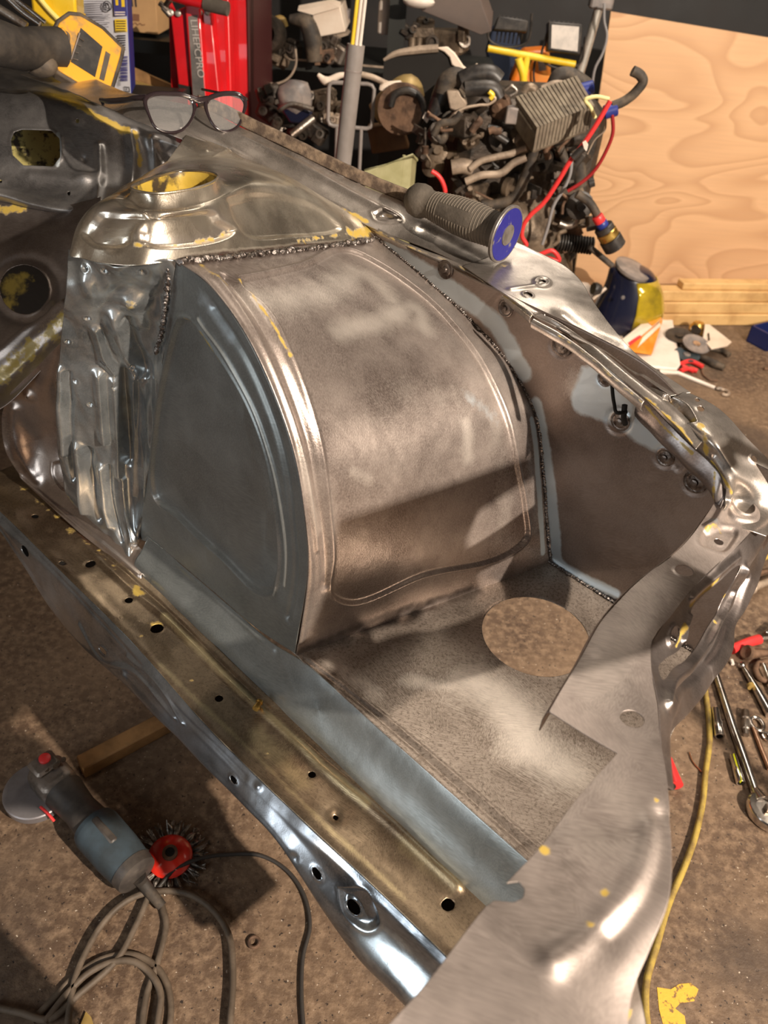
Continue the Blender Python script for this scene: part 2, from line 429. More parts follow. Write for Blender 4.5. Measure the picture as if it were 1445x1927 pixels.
    def point(s, x, y, lift=0.0):
        uv = s.uv(x, y); g = s.surf(); i, j = int(min(uv[0], s.nu - 1)), int(min(uv[1], s.nv - 1))
        return s.P(uv, g) + s.N[i, j] * lift
    def normal(s, x, y):
        uv = s.uv(x, y); n = s.normals(s.surf())[int(min(uv[0], s.nu - 1)), int(min(uv[1], s.nv - 1))]; return -n if s.flip else n
    def build(s, name, mat, parent, thick=.0012):
        g = s.surf(); kill = np.zeros((s.nu - 1, s.nv - 1), bool); moved = g.copy()
        for U in s.holes:
            ins = s.inside(U); k4 = ins[:-1, :-1] & ins[1:, :-1] & ins[1:, 1:] & ins[:-1, 1:]; kill |= k4
            touch = np.zeros_like(ins)
            part = (ins[:-1, :-1] | ins[1:, :-1] | ins[1:, 1:] | ins[:-1, 1:]) & ~k4
            for (di, dj) in ((0, 0), (1, 0), (1, 1), (0, 1)):
                touch[di:di + s.nu - 1, dj:dj + s.nv - 1] |= part
            touch &= ins
            for i, j in zip(*np.nonzero(touch)):
                a = U; b = np.roll(U, -1, 0); e = b - a; w = np.array([i, j]) - a
                t = np.clip((w * e).sum(1) / ((e * e).sum(1) + 1e-12), 0, 1); q = a + e * t[:, None]
                k = np.argmin(((q - [i, j]) ** 2).sum(1)); moved[i, j] = s.P(q[k], g)
        idx = np.arange(s.nu * s.nv).reshape(s.nu, s.nv)
        Fq = np.stack([idx[:-1, :-1], idx[1:, :-1], idx[1:, 1:], idx[:-1, 1:]], -1)[~kill]
        if s.flip: Fq = Fq[:, ::-1]
        used = np.unique(Fq); remap = -np.ones(s.nu * s.nv, int); remap[used] = np.arange(len(used))
        V = moved.reshape(-1, 3)[used] - np.array(parent_loc(parent))
        me = bpy.data.meshes.new(name); me.from_pydata(V.tolist(), [], remap[Fq].tolist()); me.update()
        me.polygons.foreach_set('use_smooth', [True] * len(me.polygons))
        for k, a in s.attrs.items():
            at_ = me.attributes.new(k, 'FLOAT', 'POINT'); at_.data.foreach_set('value', a.reshape(-1)[used].astype(np.float32))
        me.materials.append(MT[mat] if isinstance(mat, str) else mat)
        o = bpy.data.objects.new(name, me); link(o, parent)
        if thick:
            md = o.modifiers.new('t', 'SOLIDIFY'); md.thickness = thick; md.offset = -1
        return o

def weld_bead(name, pts, r, parent, mat='weld', seed=0, jitter=.35):
    """a row of overlapping weld blobs"""
    random.seed(seed); P = hermite(np.array(pts), 400) if len(pts) > 2 else linear(np.array(pts), 400)
    L = np.r_[0, np.cumsum(np.linalg.norm(np.diff(P, axis=0), axis=1))]; n = int(L[-1] / (r * 1.15)); g = G()
    for k in range(n):
        q = np.array([np.interp(k / n * L[-1], L, P[:, c]) for c in range(3)]); rr = r * random.uniform(1 - jitter, 1 + jitter * .6)
        q = q + np.array([random.uniform(-1, 1) * r * jitter * .5 for _ in range(3)])
        g.blob(q, (rr, rr * random.uniform(.7, 1.1), rr * .8), n=8, rough=.3, seed=k)
    return g.build(name, mat, parent)

# ================================================================== ROOM
ROOMX0, ROOMX1, ROOMY0, ROOMY1, CEIL = -2.6, 3.2, -1.6, 4.0, 2.6
def floor_material():
    t = NT('oily concrete'); p = t.pos()
    f = t.ramp(t.noise(3.0, 6, .62, dist=.6), [(.38, 0.0), (.66, 1.0)])
    c = t.mix(f, (.09, .054, .033), (.19, .124, .076))
    c = t.mix(t.ramp(t.noise(55, 4, .7), [(.44, 0.0), (.66, 1.0)]), c, (.26, .175, .11))
    c = t.mix(t.ramp(t.noise(1.4, 4, .6), [(.50, 0.0), (.62, .75)]), c, (.06, .042, .032))
    c = t.mix(t.ramp(t.noise(120, 2, .6), [(.64, 0.0), (.70, 1.0)]), c, (.03, .02, .015))
    c = t.mix(t.ramp(t.noise(170, 2, .5), [(.70, 0.0), (.74, 1.0)]), c, (.55, .46, .36))
    t.set('Base Color', c); t.set('Roughness', t.math('ADD', t.math('MULTIPLY', t.noise(6, 3), .35), .42))
    t.set('Normal', t.bump(t.noise(90, 5, .7), .5, .004, t.bump(t.noise(9, 4, .6), .3, .01)))
    return t.m
MT['floor'] = floor_material()
MT['wall'] = simple('black painted wall', (.008, .007, .007), .6, 0, (.016, .013, .012), 5, .15, 30)
MT['wallside'] = simple('grubby grey wall', (.16, .14, .12), .8, 0, (.10, .085, .07), 3, .2, 40)
MT['ceil'] = simple('grey ceiling boards', (.20, .18, .16), .8)
def structure(name, g, mat):
    o = g.build(name, mat, None, smooth=0); o['kind'] = 'structure'; return o
mx, my = (ROOMX0 + ROOMX1) / 2, (ROOMY0 + ROOMY1) / 2; lx, ly = ROOMX1 - ROOMX0, ROOMY1 - ROOMY0
structure('floor', G().box((mx, my, -.05), (lx, ly, .1)), 'floor')
structure('ceiling', G().box((mx, my, CEIL + .05), (lx, ly, .1)), 'ceil')
structure('wall_back', G().box((mx, ROOMY1 + .05, CEIL / 2), (lx, .1, CEIL)), 'wall')
structure('wall_left', G().box((ROOMX0 - .05, my, CEIL / 2), (.1, ly, CEIL)), 'wallside')
structure('wall_right', G().box((ROOMX1 + .05, my, CEIL / 2), (.1, ly, CEIL)), 'wallside')

# ================================================================== CAR BODY
car = thing('car_body', 'bare metal front corner of a car body with strut tower and wheel arch', 'car body', abz(.5, .5, .0))
ZR, ZT, BF, BA = .47, .55, .42, .82      # rail top, battery tray, arch side plane, apron plane
E_ = lambda *q, **k: [at(x, y, **k) for x, y in q]

# ---- chassis rail, top flange
L = [(-60, 905), (0, 962), (120, 1080), (250, 1210), (400, 1378), (560, 1535), (700, 1665), (850, 1810), (930, 1890)]
Lp = [at(x, y, z=ZR) for x, y in L]
rows = []
for p in Lp:
    a = p @ A; bl = p @ B
    br = np.interp(a, [.1, .84, 1.0, 1.3], [.392, .390, .398, .41])
    rows.append([p, abz(a, bl + .004, ZR + .001), abz(a, bl * .6 + br * .4, ZR - .002), abz(a, bl * .25 + br * .75, ZR - .001), abz(a, br, ZR + .002)])
s = Sheet(rows, 520, 60)
RDG = [(150, 1018), (256, 1116), (311, 1161), (415, 1265), (481, 1327), (563, 1400), (613, 1449), (697, 1518), (800, 1610), (870, 1675)]
s.ridge(RDG, .0062, .0042)
s.ridge([(150, 1002), (300, 1135), (430, 1262), (560, 1383), (700, 1503), (890, 1680)], .003, -.002)
s.rough(.0012, 30, seed=3)
for (x, y, rx, ry, rt) in ((66, 971, 7, 4, 0), (117, 1059, 7, 4, 10), (170, 1061, 10, 6, -15), (242, 1129, 8, 5.5, 0), (295, 1182, 13, 8, -15), (412, 1314, 8, 6.5, 0), (587, 1457, 7.5, 6.5, 0), (632, 1535, 5, 5, 0), (843, 1702, 13, 12, 0)):
    s.oval(x, y, rx, ry, rt, lip=-.0008)
s.dent((98, 1001), .008, -.002); s.dent((632, 1535), .009, -.004)
s.paint('primer', [(30, 905), (120, 985), (200, 1055), (256, 1112)], .008, .40)
s.paint('primer', [(256, 1108), (262, 1118)], .01, .9); s.paint('primer', [(280, 1172), (300, 1176)], .007, .7)
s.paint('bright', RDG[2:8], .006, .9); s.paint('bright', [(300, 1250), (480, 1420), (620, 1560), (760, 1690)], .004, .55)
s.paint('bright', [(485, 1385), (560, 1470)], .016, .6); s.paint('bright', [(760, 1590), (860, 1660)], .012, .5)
for q in ((228, 1163), (265, 1197), (358, 1282), (432, 1353), (500, 1420)):
    s.ridge([(q[0] + 5 * math.cos(t), q[1] + 4 * math.sin(t)) for t in np.linspace(0, 5.3, 6)], .0012, .0009, True); s.paint('primer', [q], .006, .5)
rail = s
s.build('chassis_rail', 'rail', car)
# its inner folded flank with a rounded lower edge
F = [(0, 1000), (60, 1110), (150, 1212), (250, 1303), (320, 1372), (420, 1480), (500, 1562), (560, 1630), (640, 1762), (700, 1838), (775, 1905)]
Fp = np.array([at(x, y, b=.285) for x, y in F]); Fa = Fp @ A; Fz = Fp[:, 2]
rows = []
for p in Lp:
    a = p @ A; zb = np.interp(a, Fa[::-1], Fz[::-1]); bl = p @ B
    rows.append([p + np.array([0, 0, 0]), abz(a, bl - .006, ZR - .006), abz(a, bl - .012, ZR * .6 + zb * .4), abz(a, .287, ZR * .25 + zb * .75), abz(a, .285, zb), abz(a, .298, zb - .012)])
s = Sheet(rows, 420, 70)
s.rough(.0016, 16, (1, 1, .5), 5)
s.ridge([(0, 975), (100, 1075), (200, 1180), (320, 1320), (400, 1400), (470, 1470)], .004, -.0015)
s.ridge([(150, 1175), (190, 1240), (260, 1270), (330, 1350)], .004, .003)
s.ridge([(240, 1235), (300, 1290), (345, 1360)], .003, .003)
s.dent((665, 1700), .026, .004); s.panel([(640, 1670), (690, 1680), (712, 1735), (690, 1748), (650, 1715)], .004, -.005, lip=.002)
s.oval(665, 1707, 17, 10, 58, lip=.002); s.oval(597, 1643, 13, 7, 60, lip=.0015); s.oval(440, 1467, 9, 5, 60, lip=.001); s.oval(47, 1037, 12, 5, 62)
s.oval(195, 1224, 10, 4, 50, lip=.001); s.dent((233, 1268), .006, .003); s.dent((487, 1480), .004, .002); s.dent((555, 1614), .005, -.002)
s.paint('zinc', [(690, 1770), (740, 1800), (790, 1860)], .03, .75)
s.paint('bright', [(600, 1590), (640, 1630)], .012, .7)
s.build('chassis_rail_flank', 'flank', car)
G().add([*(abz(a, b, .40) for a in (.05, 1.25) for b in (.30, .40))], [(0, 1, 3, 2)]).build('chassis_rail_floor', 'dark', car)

# ---- grey blue inner panel between the rail and the battery tray
rows = []
for a in np.linspace(.86, .03, 12):
    zt = float(np.interp(a, [.5, .55, .86], [ZT, .532, .520]))
    rows.append([abz(a, .389, ZR - .004), abz(a, .392, ZR + .012), abz(a, .405, (ZR + zt) / 2 + .002), abz(a, .417, zt - .006), abz(a, BF, zt)])
s = Sheet(rows, 320, 60)
s.ridge([(335, 1062), (430, 1148), (515, 1222)], .004, .0015)
s.rough(.001, 14, seed=9)
s.paint('primer', [(250, 1085), (330, 1160)], .004, .5)
s.build('inner_side_panel', 'panel', car)

# ---- battery tray
rows = [[abz(.60 - (.60 - m_) * k, b, ZT) for b, m_ in ((BF, .06), (.5, .08), (.62, .105), (.74, .13), (BA, .155))] for k in np.linspace(0, 1, 8)]
s = Sheet(rows, 300, 240)
s.ridge([(570, 1240), (700, 1340), (850, 1470), (1010, 1612)], .0035, -.0018); s.ridge([(584, 1240), (714, 1340), (864, 1465), (1030, 1610)], .003, .0012)
hc = (at(908, 1180, z=ZT) + at(1105, 1200, z=ZT)) / 2
c3 = [at(x, y, z=ZT) for x, y in ((908, 1178), (1000, 1131), (1104, 1195), (1020, 1285))]
ctr = sum(c3) / 4; rad = np.mean([np.linalg.norm(q - ctr) for q in c3])
hp = [proj(ctr + rad * (A * math.cos(t) + B * math.sin(t)))[:2] for t in np.linspace(0, 2 * PI, 24, endpoint=False)]
s.ridge(hp, .0025, .0009, True); s.hole(hp); s.rough(.0009, 9, seed=2)
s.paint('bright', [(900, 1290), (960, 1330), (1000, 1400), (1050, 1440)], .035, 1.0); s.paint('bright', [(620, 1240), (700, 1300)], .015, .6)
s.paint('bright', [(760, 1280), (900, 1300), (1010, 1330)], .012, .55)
s.paint('burn', [(600, 1210), (760, 1160), (900, 1115)], .014, .6)
s.paint('zinc', [(1130, 1400), (1155, 1425)], .012, .0)
tray = s
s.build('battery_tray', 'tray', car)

# ---- wheel arch side panel with its beaded border
Lf = [(330, 488), (322, 560), (311, 650), (297, 750), (284, 850), (270, 950), (262, 1010), (256, 1052)]
Af = [(331, 489), (390, 535), (450, 612), (503, 715), (545, 830), (572, 970), (578, 1080), (557, 1236)]
rows = []
for l, r in zip(Lf, Af):
    pl, pr = at(*l, b=BF), at(*r, b=BF)
    rows.append([pl * (1 - k) + pr * k for k in (0, .25, .5, .75, 1)])
rows[-1] = [abz(a, BF, z) for a, z in zip(np.linspace(.86, .508, 5), (.520, .525, .529, .533, .552))]
s = Sheet(rows, 300, 220)
loop = [(347, 598), (362, 603), (400, 655), (450, 735), (490, 830), (513, 930), (524, 1020), (522, 1085), (512, 1118), (497, 1118), (400, 1035), (330, 970), (291, 935), (284, 900), (290, 820), (305, 720), (322, 640), (335, 603)]
s.panel(loop, .004, -.005, lip=.0045, lw=.0032)
outer = [(400, 580), (460, 670), (508, 780), (540, 900), (552, 1010), (552, 1100), (540, 1170)]
s.ridge(outer, .0045, -.0035); s.ridge([(374, 600), (425, 672), (470, 755), (505, 850), (528, 950), (538, 1050), (534, 1110)], .0028, .003)
s.rough(.0012, 8, seed=11)
s.paint('primer', [(350, 598), (375, 618), (420, 690), (455, 760)], .0028, .62)
s.paint('bright', [(512, 935), (526, 1040), (520, 1110)], .004, .6); s.paint('bright', [(286, 930), (300, 950)], .004, .7)
s.paint('zinc', [(380, 560), (430, 630)], .02, .5); s.paint('burn', [(330, 500), (315, 640)], .006, .6)
side = s
s.build('wheel_arch_side', 'side', car)

# ---- wheel arch cover, curving from the tower down to the tray
W = [(705, 447), (800, 525), (880, 597), (958, 688), (1002, 770), (1021, 900), (1029, 1000), (1037, 1066)]
rows = []
for l, r in zip(Af, W):
    pl, pr = at(*l, b=BF), at(*r, b=BA)
    row = []
    for k in (0, .12, .35, .65, .9, 1): row.append(pl * (1 - k) + pr * k)
    rows.append(row)
s = Sheet(rows, 340, 260)
for q in ([(352, 497), (420, 570), (470, 650), (520, 760), (556, 880), (575, 990), (583, 1100), (565, 1215)],): s.ridge(q, .004, .002)
lp = [(452, 522), (560, 500), (688, 480), (715, 495), (800, 555), (878, 637), (940, 745), (972, 860), (990, 955), (993, 1015), (972, 1035), (800, 1085), (645, 1135), (627, 1125), (629, 1040), (618, 920), (594, 790), (550, 665), (495, 570), (455, 538)]
s.panel(lp, .0035, -.004, lip=.0032, lw=.003)
s.ridge([(425, 520), (480, 590), (535, 700), (575, 810), (600, 930), (613, 1040), (612, 1110)], .006, -.0045)
s.ridge([(404, 520), (470, 610), (515, 700), (556, 810), (583, 930), (597, 1040)], .004, .0025)
s.ridge([(760, 500), (860, 580), (935, 672), (985, 780), (1006, 900), (1012, 1000)], .008, -.0012)
s.rough(.0014, 6, seed=21)
s.paint('primer', [(450, 528), (500, 590), (545, 670)], .0035, .75); s.paint('primer', [(380, 500), (430, 540)], .006, .5)
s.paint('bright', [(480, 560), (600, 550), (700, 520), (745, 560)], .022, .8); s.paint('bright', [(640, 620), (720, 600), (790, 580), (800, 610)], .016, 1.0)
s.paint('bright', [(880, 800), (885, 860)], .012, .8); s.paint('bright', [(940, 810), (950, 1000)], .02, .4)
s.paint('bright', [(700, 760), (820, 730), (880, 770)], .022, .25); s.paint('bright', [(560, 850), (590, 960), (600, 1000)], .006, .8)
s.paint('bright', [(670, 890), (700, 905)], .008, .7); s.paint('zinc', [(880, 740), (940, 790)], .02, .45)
s.paint('burn', [(350, 497), (520, 478), (690, 458)], .010, .75); s.paint('zinc', [(1000, 790), (1022, 1040)], .006, .9)
s.paint('burn', [(560, 1228), (700, 1168), (880, 1112)], .012, .6)
arch = s
s.build('wheel_arch_cover', 'tub', car)

# ---- outer apron wall
rows = [[abz(a, BA + .0005, z) for z in (ZT - .002, .64, .74, .84, np.interp(a, [.15, .35, .6, .9, 1.1], [.80, .905, .915, .93, .97]))] for a in np.linspace(1.0, .14, 10)]
s = Sheet(rows, 340, 140)
for (x, y, r) in ((838, 505, .016), (951, 578, .020), (1058, 648, .024), (1104, 662, .014), (1137, 713, .010), (1165, 792, .026), (1252, 858, .022), (1308, 905, .026), (1275, 878, .006)):
    s.ridge([(x + r * 900 * math.cos(t), y + r * 900 * math.sin(t)) for t in np.linspace(0, 2 * PI, 10, endpoint=False)], .0022, -.0016, True)
    s.paint('burn', [(x, y)], r * .75, .55)
s.paint('primer', [(838, 505)], .012, .2); s.paint('burn', [(838, 505)], .018, .8)
s.paint('zinc', [(730, 470), (850, 545), (940, 620), (985, 700)], .016, 1.0); s.paint('zinc', [(1010, 760), (1033, 900), (1045, 1010), (1050, 1055), (1100, 1090), (1160, 1118)], .011, 1.0)
s.paint('zinc', [(1095, 690), (1150, 690), (1200, 760), (1290, 830), (1250, 850), (1150, 800), (1075, 765)], .010, .9, area=True)
s.paint('bright', [(1095, 730), (1120, 745)], .022, .8); s.paint('bright', [(1210, 805), (1290, 850)], .010, .7)
s.rough(.0022, 9, seed=31); s.ridge([(1040, 1068), (1100, 1096), (1170, 1128)], .006, .0015)
apron = s
apo = s.build('outer_apron', 'apron', car)
for k, (x, y, r) in enumerate(((838, 507, .009), (951, 580, .008), (1058, 650, .010), (1104, 662, .006), (1138, 713, .007), (1167, 792, .009), (1252, 860, .008), (1308, 907, .010))):
    p = apron.point(x, y); n = -B
    G().lathe(p, n, [(0, r * 1.5), (.0006, r * 1.5), (.0012, r * 1.35), (.0006, r * 1.1), (.0014, r * .95), (.0016, r * .5), (.004, r * .42), (.0045, r * .2)], 16).build('weld_nut', 'nut', apo)
G().tube([apron.point(1158, 700) - B * .01, apron.point(1172, 750) - B * .02, apron.point(1186, 762) - B * .03, apron.point(1196, 765) - B * .02], .0022).build('wire_stub', 'dark', apo)
G().tube([apron.point(1192, 752) - B * .02, apron.point(1190, 775) - B * .02, apron.point(1184, 792) - B * .01], .0035).build('wire_stub', 'dark', apo)

# ---- weld seams
weld_bead('weld_seam', [arch.point(x, y, .0015) for x, y in W], .0026, car, seed=4)
weld_bead('weld_seam', [at(x, y, b=BF) - B * .002 for x, y in ((322, 500), (316, 560), (303, 640), (294, 668))], .0032, car, seed=5)
weld_bead('weld_seam', [arch.point(x, y, .001) for x, y in ((338, 493), (430, 486), (520, 476), (610, 466), (700, 452))], .0048, car, seed=6, jitter=.6)
weld_bead('weld_seam', [abz(a, BA - .003, ZT + .002) for a in np.linspace(.40, .15, 6)], .0024, car, seed=8)

# ---- strut tower cap
def spoke(*q): return [at(x, y, z=z) for x, y, z in q]
sp = [
 spoke((246, 353, 1.050), (244, 363, 1.044), (212, 374, 1.040), (178, 388, 1.032), (146, 425, 1.008), (133, 470, .985)),
 spoke((262, 360, 1.050), (262, 376, 1.041), (232, 390, 1.037), (205, 404, 1.032), (172, 450, 1.009), (158, 487, .988)),
 spoke((294, 364, 1.050), (295, 383, 1.041), (270, 394, 1.039), (252, 407, 1.035), (236, 455, 1.012), (222, 499, .992)),
 spoke((330, 361, 1.050), (332, 380, 1.041), (320, 392, 1.039), (312, 406, 1.036), (300, 455, 1.014), (290, 496, .996)),
 spoke((366, 354, 1.050), (368, 371, 1.041), (385, 382, 1.036), (395, 396, 1.029), (400, 445, 1.005), (400, 481, .9875)),
 spoke((398, 343, 1.050), (402, 357, 1.042), (440, 362, 1.030), (475, 374, 1.014), (520, 425, .982), (530, 467, .9622)),
 spoke((410, 332, 1.049), (414, 340, 1.043), (480, 340, 1.026), (560, 355, .998), (650, 410, .950), (706, 446, .9167)),
 spoke((398, 325, 1.047), (402, 331, 1.041), (460, 318, 1.020), (520, 322, .995), (600, 365, .955), (690, 408, .925)),
 spoke((366, 321, 1.045), (368, 326, 1.040), (395, 306, 1.022), (430, 298, 1.005), (480, 305, .985), (545, 348, .962)),
 spoke((330, 322, 1.044), (331, 328, 1.039), (340, 312, 1.025), (352, 300, 1.012), (372, 280, .997), (400, 270, .987)),
 spoke((290, 333, 1.045), (292, 338, 1.040), (292, 328, 1.030), (294, 320, 1.018), (300, 312, 1.000), (310, 310, .980)),
 spoke((260, 344, 1.048), (260, 351, 1.042), (240, 352, 1.034), (222, 358, 1.020), (205, 372, 1.000), (190, 392, .960)),
]
ring = np.array(sp); n = len(sp)
Nf = 288; fine = []
for k in range(ring.shape[1]):
    P = np.vstack([ring[-2:, k], ring[:, k], ring[:3, k]])
    # uniform periodic interpolation so that the spokes stay aligned
    tt = np.arange(len(P)); q = hermite(P, 0 or ((len(P) - 1) * (Nf // n) + 1), t=tt.astype(float)); st = 2 * (Nf // n)
    fine.append(q[st:st + Nf + 1])
ctrl = np.array(fine)
s = Sheet(ctrl[:, ::1], 150, Nf + 1, lin_v=True)
s.panel([(280, 398), (330, 402), (392, 398), (415, 418), (440, 436), (400, 455), (330, 464), (284, 462), (268, 440)], .0032, -.006, lw=.004)
s.panel([(178, 420), (205, 402), (250, 402), (246, 440), (232, 460), (185, 464), (162, 450)], .0032, -.006, lw=.004)
s.panel([(432, 378), (500, 368), (570, 378), (630, 414), (640, 430), (560, 442), (480, 446), (448, 420)], .005, -.005)
s.panel([(200, 462), (225, 450), (235, 462), (215, 475)], .004, -.003)
s.rough(.002, 14, seed=41)
s.paint('bright', [(180, 430), (210, 400), (235, 400)], .012, .8); s.paint('bright', [(270, 440), (290, 455), (380, 455), (430, 430)], .008, .9); s.paint('bright', [(400, 395), (420, 415)], .008, .8)
s.paint('primer', [(255, 460), (300, 462), (400, 452), (438, 430)], .004, .55); s.paint('primer', [(560, 452), (640, 442), (690, 430)], .005, .45)
s.paint('burn', [(350, 488), (520, 472), (690, 452)], .005, .8); s.paint('primer', [(660, 440), (695, 420)], .010, .9); s.paint('burn', [(700, 445)], .012, .9)
cap = s
capo = s.build('strut_tower_cap', 'cap', car)
# rim of the strut hole, folded down, with yellow paint left on its inside
rimp = np.array([ctrl[0, k] for k in range(0, Nf, 6)]); cen = rimp.mean(0)
rows = [[p + (cen - p) * f + np.array([0, 0, dz]) for f, dz in ((0, .0), (.03, -.004), (.05, -.02), (.06, -.045))] for p in list(rimp) + [rimp[0]]]
s = Sheet(rows, 97, 12); s.build('hole_rim', 'yellowpaint', capo, thick=0)
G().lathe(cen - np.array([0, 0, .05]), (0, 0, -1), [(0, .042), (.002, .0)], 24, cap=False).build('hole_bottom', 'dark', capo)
G().tube(list(rimp), .0013, 8, closed=True, seg=2).build('hole_lip', 'cap', capo)

# ---- strut tower wall, hammered into flutes
zs = [.99, .965, .90, .80, .70, .60, .52, .478]
X = [[(133, 470), (158, 487), (222, 499), (290, 496), (331, 489)],
     [(128, 520), (165, 530), (222, 530), (285, 530), (326, 530)],
     [(118, 600), (158, 604), (214, 606), (275, 606), (317, 603)],
     [(112, 700), (150, 706), (204, 708), (262, 706), (304, 700)],
     [(108, 800), (146, 806), (198, 810), (252, 808), (291, 800)],
     [(114, 880), (150, 890), (200, 900), (246, 903), (277, 900)],
     [(134, 945), (170, 968), (212, 985), (246, 990), (267, 980)],
     [(176, 985), (200, 1010), (228, 1035), (245, 1050), (254, 1058)]]
Zc = [[.985, .988, .992, .996, 1.0]] + [[z] * 5 for z in zs[1:]]
rows = []
for i, r in enumerate(X):
    row = [at(x, y, z=Zc[i][j]) for j, (x, y) in enumerate(r[:4])]
    row.append(at(*r[4], b=BF)); rows.append(row)
s = Sheet(rows, 320, 150)
s.rough(.006, 26, (1.0, 1.0, .25), 51); s.rough(.003, 60, (1, 1, .35), 55)
for q, w_, h_ in (([(186, 700), (190, 760), (196, 830)], .007, .010), ([(214, 712), (218, 800), (224, 890)], .006, .010), ([(236, 700), (240, 790), (243, 870)], .006, -.009),
                  ([(250, 700), (254, 800), (256, 930)], .005, .008), ([(146, 840), (152, 900), (162, 960)], .007, .010), ([(190, 880), (196, 940), (206, 990)], .006, .008),
                  ([(116, 690), (114, 780), (122, 850)], .006, .008), ([(130, 700), (132, 800), (140, 900)], .005, -.006), ([(214, 590), (226, 640), (250, 690), (268, 706)], .008, .009),
                  ([(240, 600), (256, 650), (272, 700)], .006, -.008), ([(180, 620), (196, 670), (216, 700)], .006, .007), ([(166, 850), (172, 920), (184, 980)], .005, -.007), ([(206, 880), (212, 960), (228, 1020)], .005, -.007), ([(232, 900), (238, 960), (250, 1020)], .006, .006)):
    s.ridge(q, w_, h_)
s.dent((245, 562), .012, .010)
for (x, y) in ((160, 504), (196, 510), (268, 513), (165, 597), (230, 600), (128, 640), (194, 676), (247, 682), (142, 716), (216, 722), (170, 760)):
    s.dent((x, y), .0035, -.004, .0015)
s.paint('zinc', [(150, 520), (280, 520)], .02, .3); s.paint('primer', [(248, 560), (240, 575)], .006, .6); s.paint('primer', [(130, 935), (165, 985)], .006, .75)
s.paint('bright', [(226, 1010), (262, 1060)], .01, .6); s.paint('burn', [(318, 530), (300, 640)], .007, .6)
s.build('strut_tower_wall', 'tower', car)

# ---- plate at the foot of the tower, toe board, bulkhead
rows = [E_((20, 738), z=.66) + E_((70, 690), z=.72) + E_((135, 625), z=.80) + E_((170, 600), z=.80),
        E_((2, 790), z=.60) + E_((60, 765), z=.64) + E_((125, 715), z=.70) + E_((170, 690), z=.70),
        E_((10, 850), z=.55) + E_((70, 830), z=.57) + E_((128, 800), z=.61) + E_((170, 780), z=.62),
        E_((38, 895), z=.50) + E_((85, 885), z=.52) + E_((140, 870), z=.54) + E_((180, 850), z=.55),
        E_((130, 985), z=.475) + E_((150, 975), z=.485) + E_((180, 960), z=.50) + E_((200, 950), z=.51),
        E_((266, 1092), z=.468) + E_((268, 1080), z=.474) + E_((272, 1066), z=.482) + E_((280, 1050), z=.49)]
s = Sheet(rows, 200, 100)
s.rough(.003, 14, seed=61); s.panel([(100, 870), (115, 868), (135, 910), (130, 925), (115, 920), (100, 895)], .0025, -.0015, lip=.001)
s.dent((55, 745), .009, .006); s.oval(52, 746, 3, 4); s.ridge([(35, 900), (120, 965), (200, 1030), (262, 1082)], .004, .003); s.ridge([(28, 770), (40, 850), (70, 900)], .012, .006)
s.paint('primer', [(140, 935), (170, 970)], .006, .5)
s.build('tower_foot_plate', 'plate', car)
rows = [E_((-60, 365), d=1.36) + E_((0, 372), d=1.34) + E_((60, 385), d=1.33) + E_((120, 388), d=1.32) + E_((190, 370), d=1.30),
        E_((-60, 430), d=1.33) + E_((0, 440), d=1.32) + E_((60, 440), d=1.31) + E_((120, 440), d=1.30) + E_((190, 430), d=1.28),
        E_((-60, 540), d=1.31) + E_((0, 540), d=1.30) + E_((60, 540), d=1.29) + E_((120, 540), d=1.28) + E_((190, 540), d=1.26),
        E_((-60, 700), d=1.26) + E_((0, 688), d=1.25) + E_((60, 640), d=1.24) + E_((120, 590), d=1.22) + E_((190, 540), d=1.20),
        E_((-60, 740), d=1.27) + E_((0, 722), d=1.26) + E_((60, 672), d=1.25) + E_((120, 622), d=1.23) + E_((190, 572), d=1.21),
        E_((-60, 780), d=1.20) + E_((0, 768), d=1.19) + E_((62, 712), d=1.17) + E_((120, 645), d=1.15) + E_((190, 590), d=1.14)]
s = Sheet(rows, 240, 160)
s.oval(47, 545, 46, 46, 0, lip=.003); s.ridge([(47 + 62 * math.cos(t), 545 + 58 * math.sin(t)) for t in np.linspace(0, 2 * PI, 14, endpoint=False)], .01, -.004, True)
s.rough(.005, 9, seed=71); s.paint('primer', [(-20, 720), (60, 660), (125, 605)], .018, .75); s.paint('primer', [(-20, 395), (40, 392)], .012, .8); s.ridge([(-10, 670), (60, 612), (120, 570)], .008, .006)
s.build('toe_board', 'toe', car)
G().add([at(x, y, d=1.52) for x, y in ((-90, 440), (160, 440), (160, 650), (-90, 650))], [(0, 3, 2, 1)]).build('inner_bulkhead_skin', 'yellowflake', car)
